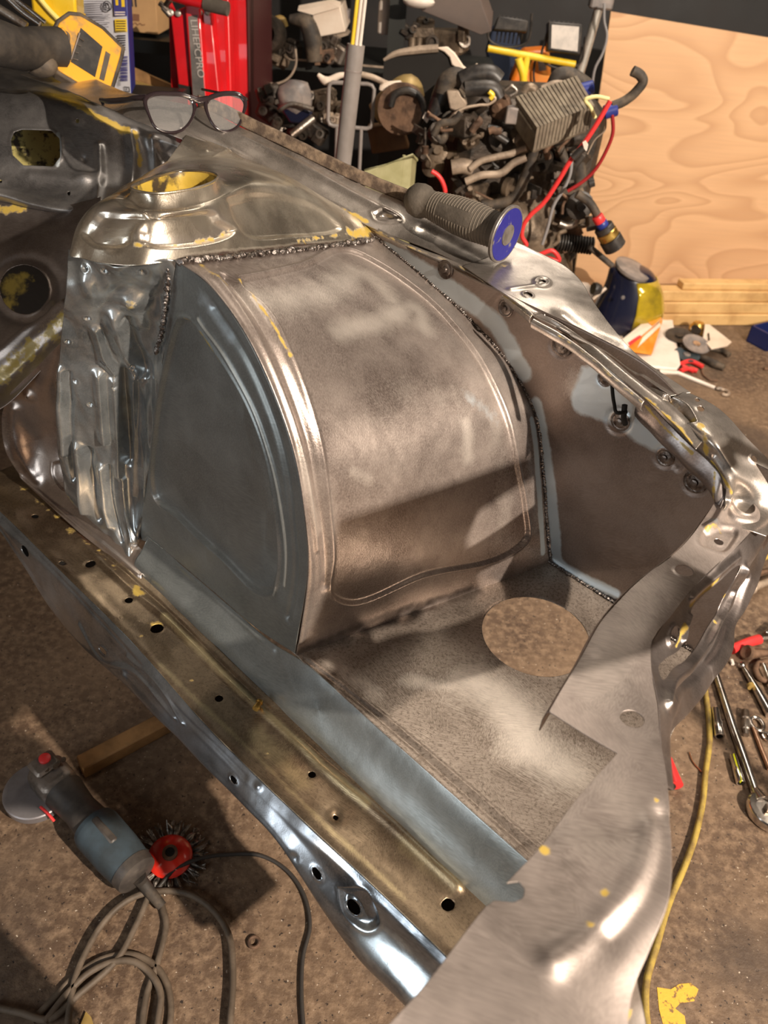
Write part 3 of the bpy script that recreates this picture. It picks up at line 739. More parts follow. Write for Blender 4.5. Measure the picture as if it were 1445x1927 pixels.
rows = [E_((-60, 165), d=1.46) + E_((0, 166), d=1.46) + E_((60, 170), d=1.45) + E_((130, 182), d=1.44) + E_((190, 202), d=1.43) + E_((250, 228), d=1.42) + E_((310, 255), d=1.41) + E_((360, 280), d=1.40),
        E_((-60, 178), d=1.42) + E_((0, 180), d=1.42) + E_((60, 184), d=1.41) + E_((130, 194), d=1.40) + E_((190, 214), d=1.39) + E_((250, 238), d=1.40) + E_((310, 264), d=1.40) + E_((360, 288), d=1.40),
        E_((-60, 250), d=1.38) + E_((0, 255), d=1.38) + E_((60, 260), d=1.38) + E_((130, 268), d=1.38) + E_((190, 275), d=1.38) + E_((250, 282), d=1.40) + E_((310, 290), d=1.42) + E_((360, 300), d=1.44),
        E_((-60, 340), d=1.36) + E_((0, 345), d=1.36) + E_((60, 350), d=1.36) + E_((130, 355), d=1.36) + E_((190, 350), d=1.37) + E_((250, 345), d=1.40) + E_((310, 340), d=1.43) + E_((360, 340), d=1.45),
        E_((-60, 362), d=1.31) + E_((0, 368), d=1.31) + E_((60, 386), d=1.31) + E_((130, 398), d=1.31) + E_((190, 392), d=1.33) + E_((250, 380), d=1.37) + E_((310, 375), d=1.41) + E_((360, 370), d=1.44),
        E_((-60, 372), d=1.34) + E_((0, 378), d=1.34) + E_((60, 396), d=1.34) + E_((130, 408), d=1.34) + E_((190, 402), d=1.35) + E_((250, 390), d=1.39) + E_((310, 385), d=1.43) + E_((360, 380), d=1.46)]
s = Sheet(rows, 200, 300)
rect = [(27, 250), (42, 245), (98, 247), (113, 262), (114, 296), (100, 314), (45, 312), (24, 292), (21, 265)]
s.panel([(x + (x - 68) * .12, y + (y - 280) * .12) for x, y in rect], .003, .002, smooth=False); s.hole(rect, smooth=False)
s.ridge([(186, 275), (188, 320), (184, 375)], .007, .007); s.ridge([(245, 250), (250, 300), (246, 350)], .010, .009); s.ridge([(288, 262), (292, 330)], .008, .007)
s.ridge([(60, 330), (110, 335), (175, 340)], .012, .006)
for (x, y, r) in ((147, 229, 4.5), (130, 365, 4), (2, 343, 4)): s.dent((x, y), .008, .003); s.oval(x, y, r * .8, r)
s.dent((158, 298), .006, -.003); s.dent((160, 340), .016, .007)
s.paint('primer', [(125, 190), (170, 212), (220, 238), (240, 250)], .009, .95); s.paint('primer', [(255, 250), (262, 310)], .006, .7); s.paint('zinc', [(110, 252), (114, 280), (108, 312)], .004, .8)
s.rough(.0025, 12, seed=81)
fire = s
s.build('bulkhead', 'fire', car)
G().add([at(x, y, d=1.50) for x, y in ((-40, 220), (150, 220), (150, 340), (-40, 340))], [(0, 3, 2, 1)]).build('bulkhead_inner_skin', 'olive', car)
rows = [E_((-60, 105), d=1.62) + E_((0, 108), d=1.62) + E_((50, 120), d=1.60) + E_((90, 130), d=1.58) + E_((150, 150), d=1.54) + E_((200, 172), d=1.50) + E_((250, 190), d=1.48),
        E_((-60, 130), d=1.56) + E_((0, 132), d=1.56) + E_((50, 142), d=1.55) + E_((90, 150), d=1.53) + E_((150, 168), d=1.50) + E_((200, 188), d=1.47) + E_((250, 208), d=1.45),
        E_((-60, 166), d=1.47) + E_((0, 167), d=1.47) + E_((60, 171), d=1.46) + E_((130, 183), d=1.45) + E_((190, 203), d=1.44) + E_((250, 229), d=1.43) + E_((310, 256), d=1.42)]
s = Sheet(rows, 80, 160); s.rough(.003, 14, seed=91)
s.ridge([(60, 120), (90, 150), (120, 170)], .01, .008); s.ridge([(110, 140), (150, 165), (180, 195)], .008, .012); s.paint('bright', [(115, 150), (160, 180), (190, 200)], .012, .9); s.paint('bright', [(10, 116), (40, 126)], .015, .9)
s.build('cowl_panel', 'fire', car)

# ---- upper wing rail: from the cowl forwards
UI = [((40, 140), 1.010), ((120, 168), 1.020), ((200, 202), 1.028), ((290, 240), 1.020), ((345, 262), 1.010), ((440, 300), .988), ((545, 352), .965), ((640, 397), .945), ((700, 428), .930), ((770, 455), .922), ((870, 500), .918), ((1003, 588), .908)]
UO = [((160, 140), 1.020), ((235, 172), 1.035), ((310, 188), 1.038), ((400, 212), 1.030), ((455, 240), 1.020), ((545, 283), 1.000), ((640, 330), .978), ((720, 365), .962), ((800, 395), .950), ((880, 422), .940), ((985, 462), .932), ((1078, 515), .918)]
rows = []
for ((x0, y0), z0), ((x1, y1), z1) in zip(UI, UO):
    p0, p1 = at(x0, y0, z=z0), at(x1, y1, z=z1); rows.append([p0 + (p1 - p0) * k for k in (0, .3, .6, 1)])
s = Sheet(rows, 420, 80)
s.ridge([(345, 240), (440, 285), (560, 352), (650, 398)], .0035, -.004)          # seam between the two skins
s.ridge([(460, 262), (600, 330), (700, 385), (745, 410)], .006, .0035)
s.ridge([(800, 430), (880, 470), (960, 520), (1020, 555)], .01, -.003)
s.panel([(700, 400), (730, 398), (752, 410), (735, 418), (710, 415)], .003, -.003, lip=.002); s.ridge([(712, 408), (727, 404), (742, 410), (727, 414)], .003, .004, True)
s.oval(1020, 531, 7, 4, 20, lip=.0015) if False else None
s.rough(.0016, 18, seed=101)
s.paint('bright', [(470, 285), (560, 335), (640, 375), (700, 400)], .012, .7); s.paint('burn', [(770, 410), (860, 450), (900, 490)], .012, .55); s.paint('primer', [(640, 392), (690, 416)], .006, .9)
s.paint('burn', [(560, 290), (640, 325)], .01, .6); s.paint('bright', [(840, 470), (960, 550)], .008, .5)
wing = s
s.build('upper_wing_rail', 'wing', car)
# front half of the rail: wide plate tapering to the headlamp corner
UI2 = [((870, 500), .9185), ((1003, 590), .9085), ((1090, 640), .900), ((1150, 668), .893), ((1215, 712), .885), ((1262, 745), .878)]
UO2 = [((985, 460), .9325), ((1082, 516), .919), ((1133, 592), .905), ((1172, 640), .897), ((1218, 682), .889), ((1300, 738), .880)]
rows = []
for ((x0, y0), z0), ((x1, y1), z1) in zip(UI2, UO2):
    p0, p1 = at(x0, y0, z=z0), at(x1, y1, z=z1); rows.append([p0 + (p1 - p0) * k for k in (0, .35, .7, 1)])
s = Sheet(rows, 240, 90)
s.dent((1020, 532), .010, .003); s.ridge([(1020 + 14 * math.cos(t), 532 + 9 * math.sin(t)) for t in np.linspace(0, 2 * PI, 10, endpoint=False)], .0025, .002, True); s.oval(1020, 531, 7, 4.5, 15)
s.oval(993, 556, 9, 5, 20, lip=.001); s.ridge([(960, 545), (1020, 535)], .004, .002)
s.ridge([(1010, 590), (1080, 625), (1140, 655), (1200, 700)], .004, -.003); s.ridge([(1060, 590), (1110, 625), (1160, 650)], .010, -.004)
s.panel([(1048, 618), (1060, 612), (1078, 624), (1070, 634)], .002, .0018)
s.paint('bright', [(960, 500), (1060, 560), (1120, 610)], .02, .45); s.paint('primer', [(945, 498)], .010, .45); s.rough(.0015, 22, seed=111)
wing2 = s
s.build('upper_wing_rail_front', 'wing', car)
# rolled inner lip with yellow primer on the edge
for pts, nm in (([(690, 420), (770, 460), (870, 500), (940, 545), (1003, 592)], .0), ([(1003, 600), (1060, 632), (1110, 668), (1160, 712), (1212, 755)], .004)):
    rows = []
    for k, (x, y) in enumerate(pts):
        z = float(np.interp(x, [690, 870, 1003, 1090, 1212], [.930, .9175, .9075, .899, .884])); p = at(x, y, z=z); rows.append([p + np.array([0, 0, .001]), p - B * .004 - np.array([0, 0, .002]), p - B * .003 - np.array([0, 0, .010]), p + B * .004 - np.array([0, 0, .015])])
    s = Sheet(rows, 160, 14); s.rough(.001, 40, seed=7); s.paint('primer', [(x, y + 4) for x, y in pts], .0025, .5); s.paint('bright', [(x, y + 1) for x, y in pts], .002, .8); s.build('inner_lip', 'wing', car)
# folded strip that runs on below the plate towards the headlamp
pts = [((1003, 592), .906), ((1080, 640), .896), ((1140, 690), .888), ((1200, 738), .880), ((1262, 792), .870), ((1310, 845), .860)]
pto = [((1035, 600), .908), ((1100, 638), .898), ((1160, 682), .890), ((1218, 728), .882), ((1280, 775), .872), ((1335, 822), .862)]
rows = [[at(*a_, z=za), (at(*a_, z=za) + at(*b_, z=zb)) / 2 + np.array([0, 0, .004]), at(*b_, z=zb)] for (a_, za), (b_, zb) in zip(pts, pto)]
s = Sheet(rows, 160, 30); s.rough(.002, 30, seed=9); s.paint('primer', [(1210, 750), (1300, 835)], .004, .7); s.paint('bright', [(1150, 690), (1280, 790)], .005, .9); s.build('lower_rail_strip', 'wing', car)
# outer rusty fender flange standing up
rows = []
for (x, y, z) in ((372, 202, 1.033), (400, 212, 1.030), (455, 239, 1.020), (545, 282, 1.000), (640, 329, .978), (720, 364, .962), (778, 387, .9535)):
    p = at(x, y, z=z); rows.append([p, p + B * .001 + np.array([0, 0, .009]), p + B * .002 + np.array([0, 0, .018])])
s = Sheet(rows, 120, 12); s.rough(.001, 60); s.build('fender_flange', 'rust', car, thick=.006)
# gusset behind the tower
rows = [[at(308, 312, z=1.01), at(335, 275, z=1.012), at(352, 250, z=1.014)], [at(345, 322, z=1.005), at(390, 296, z=1.003), at(428, 280, z=1.0)], [at(400, 330, z=1.0), at(440, 322, z=.995), at(490, 320, z=.985)]]
s = Sheet(rows, 60, 60); s.ridge([(375, 325), (405, 295), (430, 283)], .003, .003); s.dent((388, 284), .004, .003); s.dent((345, 310), .004, .003); s.dent((383, 307), .004, .002); s.build('tower_gusset', 'cap', car)

# ---- headlamp corner
rows = [[at(1205, 742, z=.868), at(1222, 728, z=.880), at(1262, 745, z=.882), at(1290, 735, z=.880)],
        [at(1262, 800, z=.858), at(1292, 792, z=.874), at(1320, 775, z=.878), at(1350, 768, z=.874)],
        [at(1300, 838, z=.848), at(1335, 832, z=.868), at(1365, 820, z=.872), at(1402, 822, z=.862)],
        [at(1335, 868, z=.842), at(1362, 862, z=.856), at(1395, 862, z=.848), at(1450, 872, z=.838)],
        [at(1362, 905, z=.830), at(1385, 898, z=.838), at(1420, 905, z=.830), at(1470, 915, z=.820)],
        [at(1362, 945, z=.808), at(1390, 940, z=.806), at(1430, 955, z=.804), at(1475, 975, z=.798)],
        [at(1340, 985, z=.799), at(1375, 990, z=.799), at(1410, 1000, z=.799), at(1440, 1010, z=.795)]]
s = Sheet(rows, 220, 120)
s.panel([(1262, 745), (1290, 762), (1308, 790), (1278, 792), (1250, 770)], .003, -.012, smooth=False, lip=.001); s.paint('primer', [(1265, 752), (1300, 785)], .006, .8)
s.oval(1318, 770, 7, 5, 25, lip=.0008); s.oval(1312, 752, 5, 3.5, 25); s.oval(1418, 864, 7, 5, 40, lip=.001)
s.ridge([(1345, 860), (1368, 895), (1372, 930), (1356, 965)], .004, .004); s.rough(.002, 22, seed=121)
s.paint('bright', [(1330, 800), (1350, 825), (1380, 870)], .012, .8); s.paint('bright', [(1390, 900), (1430, 940)], .012, .8)
s.paint('primer', [(1318, 800), (1328, 835), (1330, 855)], .006, .7); s.paint('primer', [(1338, 868), (1362, 900), (1372, 925)], .003, .8); s.paint('burn', [(1260, 815), (1310, 850)], .010, .5)
s.build('headlamp_corner', 'wing', car)
pts = [(1205, 742), (1262, 800), (1300, 838), (1335, 868), (1358, 900), (1362, 935), (1345, 972), (1300, 1022)]; zz = [.868, .858, .848, .842, .832, .812, .800, .798]
rows = []
for (x, y), z in zip(pts, zz):
    p = at(x, y, z=z); q = B if x < 1350 else (A * .5 + B * .5)
    rows.append([p, p - np.array([0, 0, .008]) - B * .003, p - np.array([0, 0, .022]) - B * .004, p - np.array([0, 0, .03]) + B * .002])
s = Sheet(rows, 200, 24); s.rough(.002, 30); s.paint('primer', [(1212, 762), (1260, 814), (1302, 852)], .0025, .75); s.paint('primer', [(1345, 890), (1340, 950), (1325, 975)], .003, .7)
s.build('corner_flange', 'face', car)

# ---- radiator support across the front
Z8 = .80
SP = [((1362, 918), (1440, 962)), ((1326, 975), (1428, 982)), ((1277, 1034), (1385, 1030)), ((1228, 1072), (1348, 1065)), ((1185, 1108), (1308, 1102)), ((1134, 1164), (1262, 1160)), ((1086, 1250), (1225, 1213)), ((1058, 1296), (1226, 1265)), ((1032, 1341), (1237, 1327))]
SP2 = [((1160, 1422), (1243, 1403)), ((1090, 1500), (1254, 1480)), ((1012, 1600), (1264, 1600)), ((908, 1712), (1258, 1690)), ((800, 1850), (1222, 1790)), ((710, 1950), (1190, 1880)), ((650, 2020), (1180, 1980))]
def suprow(l, r, dr, up):
    W_ = lambda k: (l[0] * (1 - k) + r[0] * k, l[1] * (1 - k) + r[1] * k)
    return [at(*l, z=Z8), at(*W_(.35), z=Z8 + up), at(*W_(.65), z=Z8 + up * .5), at(*W_(.88), z=Z8 - dr * .4), at(*r, z=Z8 - dr)]
rA = hermite(np.array([suprow(l, r, .0015, .0005) for l, r in SP]), 60)
rB = hermite(np.array([suprow(l, r, d_, u_) for (l, r), d_, u_ in zip(SP2, (.0012, .0016, .002, .0035, .006, .009, .012), (0, .0, .0, .0, .0, .0, .0))]), 50)
rows = np.concatenate([rA, rB])
s = Sheet(rows, 640, 170, lin_u=True)
s.panel([(1372, 935), (1400, 930), (1425, 955), (1422, 980), (1395, 982), (1370, 960)], .004, .003, lip=.002)
s.oval(1397, 957, 22, 14, 32, lip=.0025)
s.panel([(1322, 1000), (1360, 990), (1390, 1010), (1375, 1032), (1340, 1030), (1318, 1015)], .006, -.005, lip=.002, lw=.004); s.oval(1355, 1014, 10, 5, 20, lip=.001)
s.oval(1288, 1073, 18, 10, 12, lip=.0008); s.ridge([(1360, 960), (1345, 985), (1330, 995)], .004, .004)
s.paint('primer', [(1328, 998), (1345, 992), (1360, 998)], .0035, .7); s.paint('bright', [(1380, 940), (1410, 990)], .008, .6); s.paint('burn', [(1330, 985), (1385, 1000)], .012, .55); s.paint('zinc', [(1340, 985)], .008, .6)
s.rough(.0016, 14, seed=131); s.paint('bright', [(1250, 1110), (1170, 1190), (1120, 1290)], .03, .35)
s.oval(1190, 1352, 24, 16, 18)
s.hole([(940, 1655), (975, 1662), (986, 1675), (984, 1692), (966, 1700), (930, 1695), (890, 1690)], smooth=False)
s.ridge([(1228, 1560), (1214, 1630), (1176, 1696), (1108, 1762), (1040, 1810)], .009, .0042); s.ridge([(1246, 1540), (1238, 1620), (1204, 1700), (1150, 1760)], .008, -.0035); s.ridge([(1040, 1640), (1080, 1690), (1110, 1760)], .02, -.003)
s.ridge([(1180, 1420), (1100, 1520), (1000, 1640)], .02, .002)
s.paint('primer', [(1022, 1602)], .004, .9); s.paint('primer', [(1138, 1680)], .004, .9); s.paint('primer', [(1236, 1508)], .003, .8); s.paint('primer', [(1075, 1702), (1110, 1740)], .004, .6)
s.paint('bright', [(1150, 1500), (1200, 1560), (1120, 1600)], .03, .3); s.paint('burn', [(1030, 1640), (1120, 1660), (1180, 1640)], .014, .35)
s.rough(.004, 10, seed=141)
s.build('radiator_support', 'support', car)
# rear flange of the support
rows = []
for (x, y) in [(1345, 950), (1277, 1034), (1185, 1108), (1134, 1164), (1086, 1250), (1032, 1341)]:
    p = at(x, y, z=Z8); rows.append([p, p + A * .002 - np.array([0, 0, .010]), p + A * .002 - np.array([0, 0, .026])])
s = Sheet(rows, 120, 12); s.paint('primer', [(1034, 1320)], .01, .4); s.build('support_rear_flange', 'apron', car)
# front face with the lamp openings
FT = [r for l, r in SP] + [SP2[0][1], SP2[1][1]]
FB = [(1450, 1025), (1440, 1060), (1428, 1100), (1412, 1128), (1400, 1150), (1385, 1178), (1378, 1225), (1345, 1280), (1310, 1325), (1262, 1382), (1258, 1470)]
rows = []
for i, (t_, b_) in enumerate(zip(FT, FB)):
    p = at(*t_, z=Z8 - .003); q = at(*b_, z=(.735, .73, .72, .71, .705, .70, .70, .71, .72, .745, .765)[i])
    m1 = p * .72 + q * .28; m2 = p * .35 + q * .65
    rows.append([p, m1 - A * .006, m2 + A * .004, q])
s = Sheet(rows, 300, 160)
s.hole([(1305, 1142), (1357, 1092), (1390, 1064), (1382, 1092), (1360, 1126), (1345, 1157), (1326, 1188), (1293, 1237), (1268, 1256), (1246, 1278), (1240, 1256), (1252, 1240), (1280, 1220), (1293, 1180)])
s.oval(1266, 1196, 19, 8, 105, lip=.003)
s.ridge([(1398, 1070), (1372, 1118), (1352, 1160), (1330, 1205), (1296, 1250), (1262, 1285), (1252, 1330)], .005, .007); s.ridge([(1408, 1090), (1385, 1150), (1350, 1215), (1310, 1265), (1275, 1310)], .005, -.006)
s.ridge([(1300, 1125), (1350, 1080), (1388, 1048)], .004, .004); s.ridge([(1285, 1205), (1295, 1180), (1300, 1160)], .003, .004)
s.paint('primer', [(1300, 1140), (1350, 1090)], .003, .9); s.paint('primer', [(1362, 1122)], .004, .9); s.paint('primer', [(1290, 1178), (1272, 1215)], .003, .9); s.paint('primer', [(1340, 1170)], .003, .8)
s.paint('bright', [(1344, 1165), (1336, 1180)], .005, .9); s.paint('bright', [(1250, 1310), (1246, 1340)], .006, .5); s.rough(.003, 20, seed=151)
s.build('front_face', 'face', car)
# lower front skin in the near foreground
rows = [[at(1020, 1790, z=.776), at(1130, 1782, z=.77), at(1200, 1792, z=.76)], [at(980, 1850, z=.75), at(1110, 1850, z=.745), at(1198, 1840, z=.735)],
        [at(950, 1900, z=.72), at(1110, 1910, z=.715), at(1208, 1895, z=.70)], [at(900, 1990, z=.69), at(1100, 1990, z=.685), at(1222, 1980, z=.67)]]
s = Sheet(rows, 100, 100); s.dent((1160, 1825), .012, .008); s.rough(.006, 20, seed=161); s.paint('primer', [(1180, 1905), (1170, 1927)], .006, .9); s.paint('bright', [(1150, 1810), (1195, 1850)], .008, .8)
low = s; lowo = s.build('front_skin', 'wing', car)
p = low.point(1145, 1882, .002); n = low.normal(1145, 1882)
G().lathe(p, n, [(0, .009), (.002, .009), (.002, .0065), (.007, .0065), (.008, .005)], 6).build('bolt', 'nut', lowo)
# the rest of the front panel, running on to the far side of the car under the photographer
rows = [[abz(a_, b_, z_) for a_, z_ in ((.065, .42), (.06, .60), (.06, .79), (.045, .80), (.0, .80), (-.012, .79), (-.012, .60), (-.008, .40))] for b_ in np.linspace(.13, -1.15, 8)]
s = Sheet(rows, 120, 50, lin_v=True); s.rough(.003, 10, seed=171); s.build('front_crossmember', 'support', car)
p = rail.point(486, 1336, .001)
g = G(); d_ = np.array(at(478, 1350, z=ZR) - at(492, 1326, z=ZR)); d_ /= np.linalg.norm(d_)
g.lathe(p - d_ * .007 + np.array([0, 0, .006]), d_, [(0, .0045), (.003, .005), (.0035, .0038), (.010, .0038), (.0105, .0048), (.014, .0045)], 14)
MT['brass'] = simple('gold zinc plating', (.75, .50, .14), .3, .9, (.4, .22, .05), 80)
tag(g.build('brass_fitting', 'brass'), 'small gold brass fitting lying on the raised bead of the bronze toned rail', 'fitting')

# ================================================================== OBJECT MATERIALS
def plywood():
    t = NT('plywood'); m = t.n('Mapping'); m.inputs['Scale'].default_value = (1.0, 1.0, 2.6); t.link(t.pos(), m.inputs['Vector'])
    n = t.noise(1.25, 1.6, .5, m.outputs[0], .5)
    bands = t.math('FRACT', t.math('MULTIPLY', n, 15.0))
    b = t.ramp(bands, [(0.0, .1), (.10, 1.0), (.45, .4), (1.0, .0)])
    m2 = t.n('Mapping'); m2.inputs['Scale'].default_value = (4, 4, 90); t.link(t.pos(), m2.inputs['Vector'])
    fine = t.noise(1.0, 4, .6, m2.outputs[0])
    c = t.mix(b, (.72, .44, .235), (.57, .32, .16)); c = t.mix(t.ramp(fine, [(.4, 0.0), (.75, .5)]), c, (.58, .34, .19))
    t.set('Base Color', c); t.set('Roughness', .55); return t.m
MT['ply'] = plywood()
MT['plyedge'] = simple('plywood edge', (.36, .22, .11), .7, 0, (.52, .35, .2), 60)
MT['pine'] = simple('pine timber', (.70, .45, .19), .55, 0, (.50, .29, .11), 7, .1, 60)
MT['oldwood'] = simple('old oak batten', (.42, .23, .09), .6, 0, (.24, .13, .05), 14, .2, 60)
MT['helmet'] = simple('dark blue plastic shell', (.008, .010, .028), .25, 0, coat=.3)
MT['amber'] = simple('amber visor', (.50, .36, .02), .12, .15, (.22, .16, .015), 7, coat=.8)
MT['greyplastic'] = simple('worn grey plastic', (.16, .145, .14), .4, 0, (.30, .25, .22), 18)
MT['blackplastic'] = simple('black plastic', (.018, .016, .015), .42, 0, (.05, .042, .035), 30)
MT['rubber'] = simple('dusty rubber', (.035, .028, .022), .7, 0, (.12, .09, .062), 22, .2, 150)
MT['grip'] = simple('dusty grey rubber grip', (.075, .062, .048), .78, 0, (.115, .096, .075), 30, .25, 260)
MT['ribedge'] = simple('dust on grip ribs', (.15, .125, .096), .8)
MT['bluepaint'] = simple('worn blue paint', (.022, .022, .19), .35, 0, (.17, .15, .15), 46, .1, 100, stops=(.60, .66))
MT['flange'] = simple('worn steel flange', (.26, .235, .215), .5, .6, (.16, .14, .12), 50)
MT['cream'] = simple('cream card', (.78, .66, .54), .7, 0, (.68, .54, .42), 6)
MT['white'] = simple('white plastic', (.82, .74, .66), .45, 0, (.72, .62, .53), 9)
MT['orange'] = simple('orange plastic', (.80, .20, .015), .4, 0, (.72, .30, .05), 10)
MT['red'] = simple('red enamel', (.72, .012, .018), .32, 0, (.48, .010, .012), 3, coat=.3)
MT['redwire'] = simple('red cable', (.75, .04, .04), .4)
MT['darkred'] = simple('dark red cable', (.30, .01, .012), .45)
MT['blue'] = simple('blue plastic', (.02, .035, .22), .4)
MT['navy'] = simple('navy plastic bin', (.012, .022, .11), .4)
MT['yellow'] = simple('yellow plastic', (.80, .50, .015), .28, 0, (.85, .62, .05), 4, coat=.3)
MT['toolyellow'] = simple('worn tool yellow', (.74, .35, .015), .48, 0, (.30, .19, .08), 26, .2, 90, stops=(.50, .64))
MT['chrome'] = simple('chrome vanadium', (.72, .68, .64), .2, 1.0, (.42, .37, .33), 30)
MT['dullsteel'] = simple('dull steel', (.36, .32, .28), .4, .9, (.16, .12, .09), 26, .3, 120)
MT['rustmetal'] = simple('rusty metal', (.22, .13, .08), .75, .4, (.10, .06, .04), 30, .5, 120)
MT['alu'] = simple('oily cast alloy', (.24, .18, .125), .5, .5, (.07, .05, .034), 16, .6, 90)
MT['aludark'] = simple('sooty cast alloy', (.085, .064, .048), .5, .45, (.03, .025, .02), 18, .6, 90)
MT['aluclean'] = simple('dusty alloy fins', (.21, .17, .12), .65, .25, (.13, .10, .07), 24, .3, 120)
MT['beige'] = simple('dusty beige pipe', (.46, .36, .27), .5, .3, (.26, .2, .15), 24)
MT['blackenamel'] = simple('black shelf steel', (.022, .019, .018), .45, .2, (.05, .04, .036), 12)
MT['greentrim'] = simple('grey green shelf steel', (.020, .021, .018), .5, .1)
MT['card'] = simple('brown cardboard', (.52, .31, .14), .8, 0, (.44, .26, .12), 6)
MT['ink'] = simple('faded ink', (.22, .10, .05), .8); MT['inkdark'] = simple('black print', (.02, .02, .03), .6)
MT['inkblue'] = simple('violet blue print', (.05, .05, .22), .5)
MT['greytube'] = simple('grey painted tube', (.30, .265, .245), .42, 0, (.24, .21, .19), 10)
MT['olivebin'] = simple('olive plastic', (.30, .28, .13), .5, 0, (.40, .37, .20), 12)
MT['cord'] = simple('dusty brown rubber cord', (.085, .062, .042), .65, 0, (.16, .12, .085), 20)
MT['cordblack'] = simple('black rubber cord', (.035, .03, .026), .55)
MT['slate'] = simple('slate blue rubber sleeve', (.055, .08, .10), .55, 0, (.035, .045, .05), 10)
MT['grinderbody'] = simple('charcoal tool body', (.045, .038, .034), .5, 0, (.09, .075, .062), 22)
MT['gearcase'] = simple('cast gear case', (.30, .255, .22), .42, .6, (.14, .12, .10), 26, .3, 80)
MT['guard'] = simple('grey steel guard', (.34, .32, .33), .4, .6, (.24, .22, .22), 12)
MT['wirebrush'] = simple('twisted wire', (.42, .38, .34), .35, .9, (.08, .07, .06), 90)
MT['yellowhose'] = simple('dirty yellow hose', (.46, .33, .07), .5, 0, (.24, .16, .05), 30)
MT['frame'] = simple('dark tortoise frame', (.022, .014, .016), .18, coat=.5)
MT['lampglass'] = simple('frosted lamp glass', (.68, .62, .56), .3, 0, (.52, .48, .44), 22)
MT['galv'] = simple('galvanised post', (.56, .53, .47), .4, .5, (.40, .38, .34), 16)
MT['greycable'] = simple('grey cable', (.26, .25, .25), .5)
MT['ochre'] = simple('ochre board', (.38, .25, .06), .6, 0, (.26, .17, .06), 8)
MT['floorpaint'] = simple('yellow floor paint', (.74, .42, .05), .7, 0, (.22, .13, .05), 70, .3, 120, stops=(.56, .62))
def clear_lens():
    t = NT('clear lens'); t.set('Base Color', (1, 1, 1, 1)); t.set('Roughness', .03); t.set('Alpha', .10); t.set('IOR', 1.5); return t.m
MT['lens'] = clear_lens()

def text_obj(s, name, mat, parent, origin, ux, uy, size, depth=.0004):
    """raised lettering: ux along the line of text, uy up the letters"""
    cu = bpy.data.curves.new(name, 'FONT'); cu.body = s; cu.size = 1.0; cu.extrude = 0
    o = bpy.data.objects.new('tmp', cu); COL.objects.link(o); dg = bpy.context.evaluated_depsgraph_get()
    me = bpy.data.meshes.new_from_object(o.evaluated_get(dg)); COL.objects.unlink(o); bpy.data.objects.remove(o)
    ux = Vector(ux).normalized(); uy = Vector(uy).normalized(); og = Vector([float(c) for c in origin]); off = parent_loc(parent); nz = ux.cross(uy)
    me.transform(Matrix.Scale(size, 4))
    for v in me.vertices: v.co = og + ux * v.co.x + uy * v.co.y + nz * depth - off
    me.name = name; me.materials.clear(); me.materials.append(MT[mat] if isinstance(mat, str) else mat); r = bpy.data.objects.new(name, me); link(r, parent); return r
V3 = lambda p: Vector([float(c) for c in p])

# ================================================================== PLYWOOD, TIMBER, BACK OF THE ROOM
YP = 3.42
tl, bl = at(1150, 22, Y=YP), at(1078, 540, Y=YP); tr = at(1640, 103, Y=YP)
bl0 = bl + (bl - tl) * (bl[2] / (tl[2] - bl[2])); br0 = np.array([tr[0] + .25, YP, 0])
t = thing('plywood_sheet', 'large pale plywood sheet with swirling grain leaning on the black wall', 'plywood', bl0)
e = np.array([.0, .018, 0])
G().prism([bl0, br0, tr, tl], e).build('board', 'ply', t, smooth=0)
G().prism([bl0 - [.0015, 0, 0], tl - [.0015, 0, 0], tl + [0, 0, .0005], bl0 + [.0002, 0, 0]], e).build('cut_edge', 'plyedge', t, smooth=0)
u = at(1445, 612, z=0) - at(1240, 612, z=0); u /= np.linalg.norm(u); v = np.array([-u[1], u[0], 0]); o0 = at(1250, 613, z=0)
Rb = Matrix((tuple(u), tuple(v), (0, 0, 1))).transposed()
for k, (l0, l1, vv, z0, hh, ww, lab) in enumerate(((-.12, .75, .035, 0, .05, .07, 'lowest pine batten of the stack, lying on the floor below the plywood'), (-.16, .75, .045, .05, .048, .07, 'middle pine batten of the stack below the plywood'),
        (-.2, .75, .055, .098, .045, .07, 'topmost full length pine batten of the stack, against the plywood foot'), (.05, .75, .062, .143, .03, .055, 'short thin pine batten on top of the timber stack'))):
    g = G().box(o0 + u * (l0 + l1) / 2 + v * vv + np.array([0, 0, z0 + hh / 2]), (l1 - l0, ww, hh - .002), Rb, .003)
    tag(g.build('timber_batten', 'pine', None, smooth=0), lab, 'timber', 'pine battens stacked below the plywood')

# steel conduit post with its cable, at the left of the plywood
t = thing('conduit_post', 'pale steel post with a junction box standing left of the plywood', 'post', at(1060, 300, Y=3.3) * [1, 1, 0])
a0, a1 = at(1128, 10, Y=3.3), at(1088, 150, Y=3.3); dn = a1 + (a1 - a0) * (a1[2] / (a0[2] - a1[2]))
G().tube([dn, a1, a0], .016, 12, smooth=False).build('pole', 'galv', t)
G().box(at(1132, -2, Y=3.3), (.08, .06, .06), None, .006).build('junction_box', 'greyplastic', t)
tag(G().tube(E_((1137, 6), (1138, 45), (1142, 70), (1130, 105), (1118, 135), (1115, 170), (1120, 230)), .0).build('x', 'greycable') if 0 else
    G().tube([at(x, y, Y=3.22) for x, y in ((1137, 6), (1137, 40), (1142, 66), (1134, 100), (1120, 128), (1114, 165), (1112, 260))], .0045).build('grey_cable', 'greycable'), 'thin grey cable hanging beside the plywood edge', 'cable')

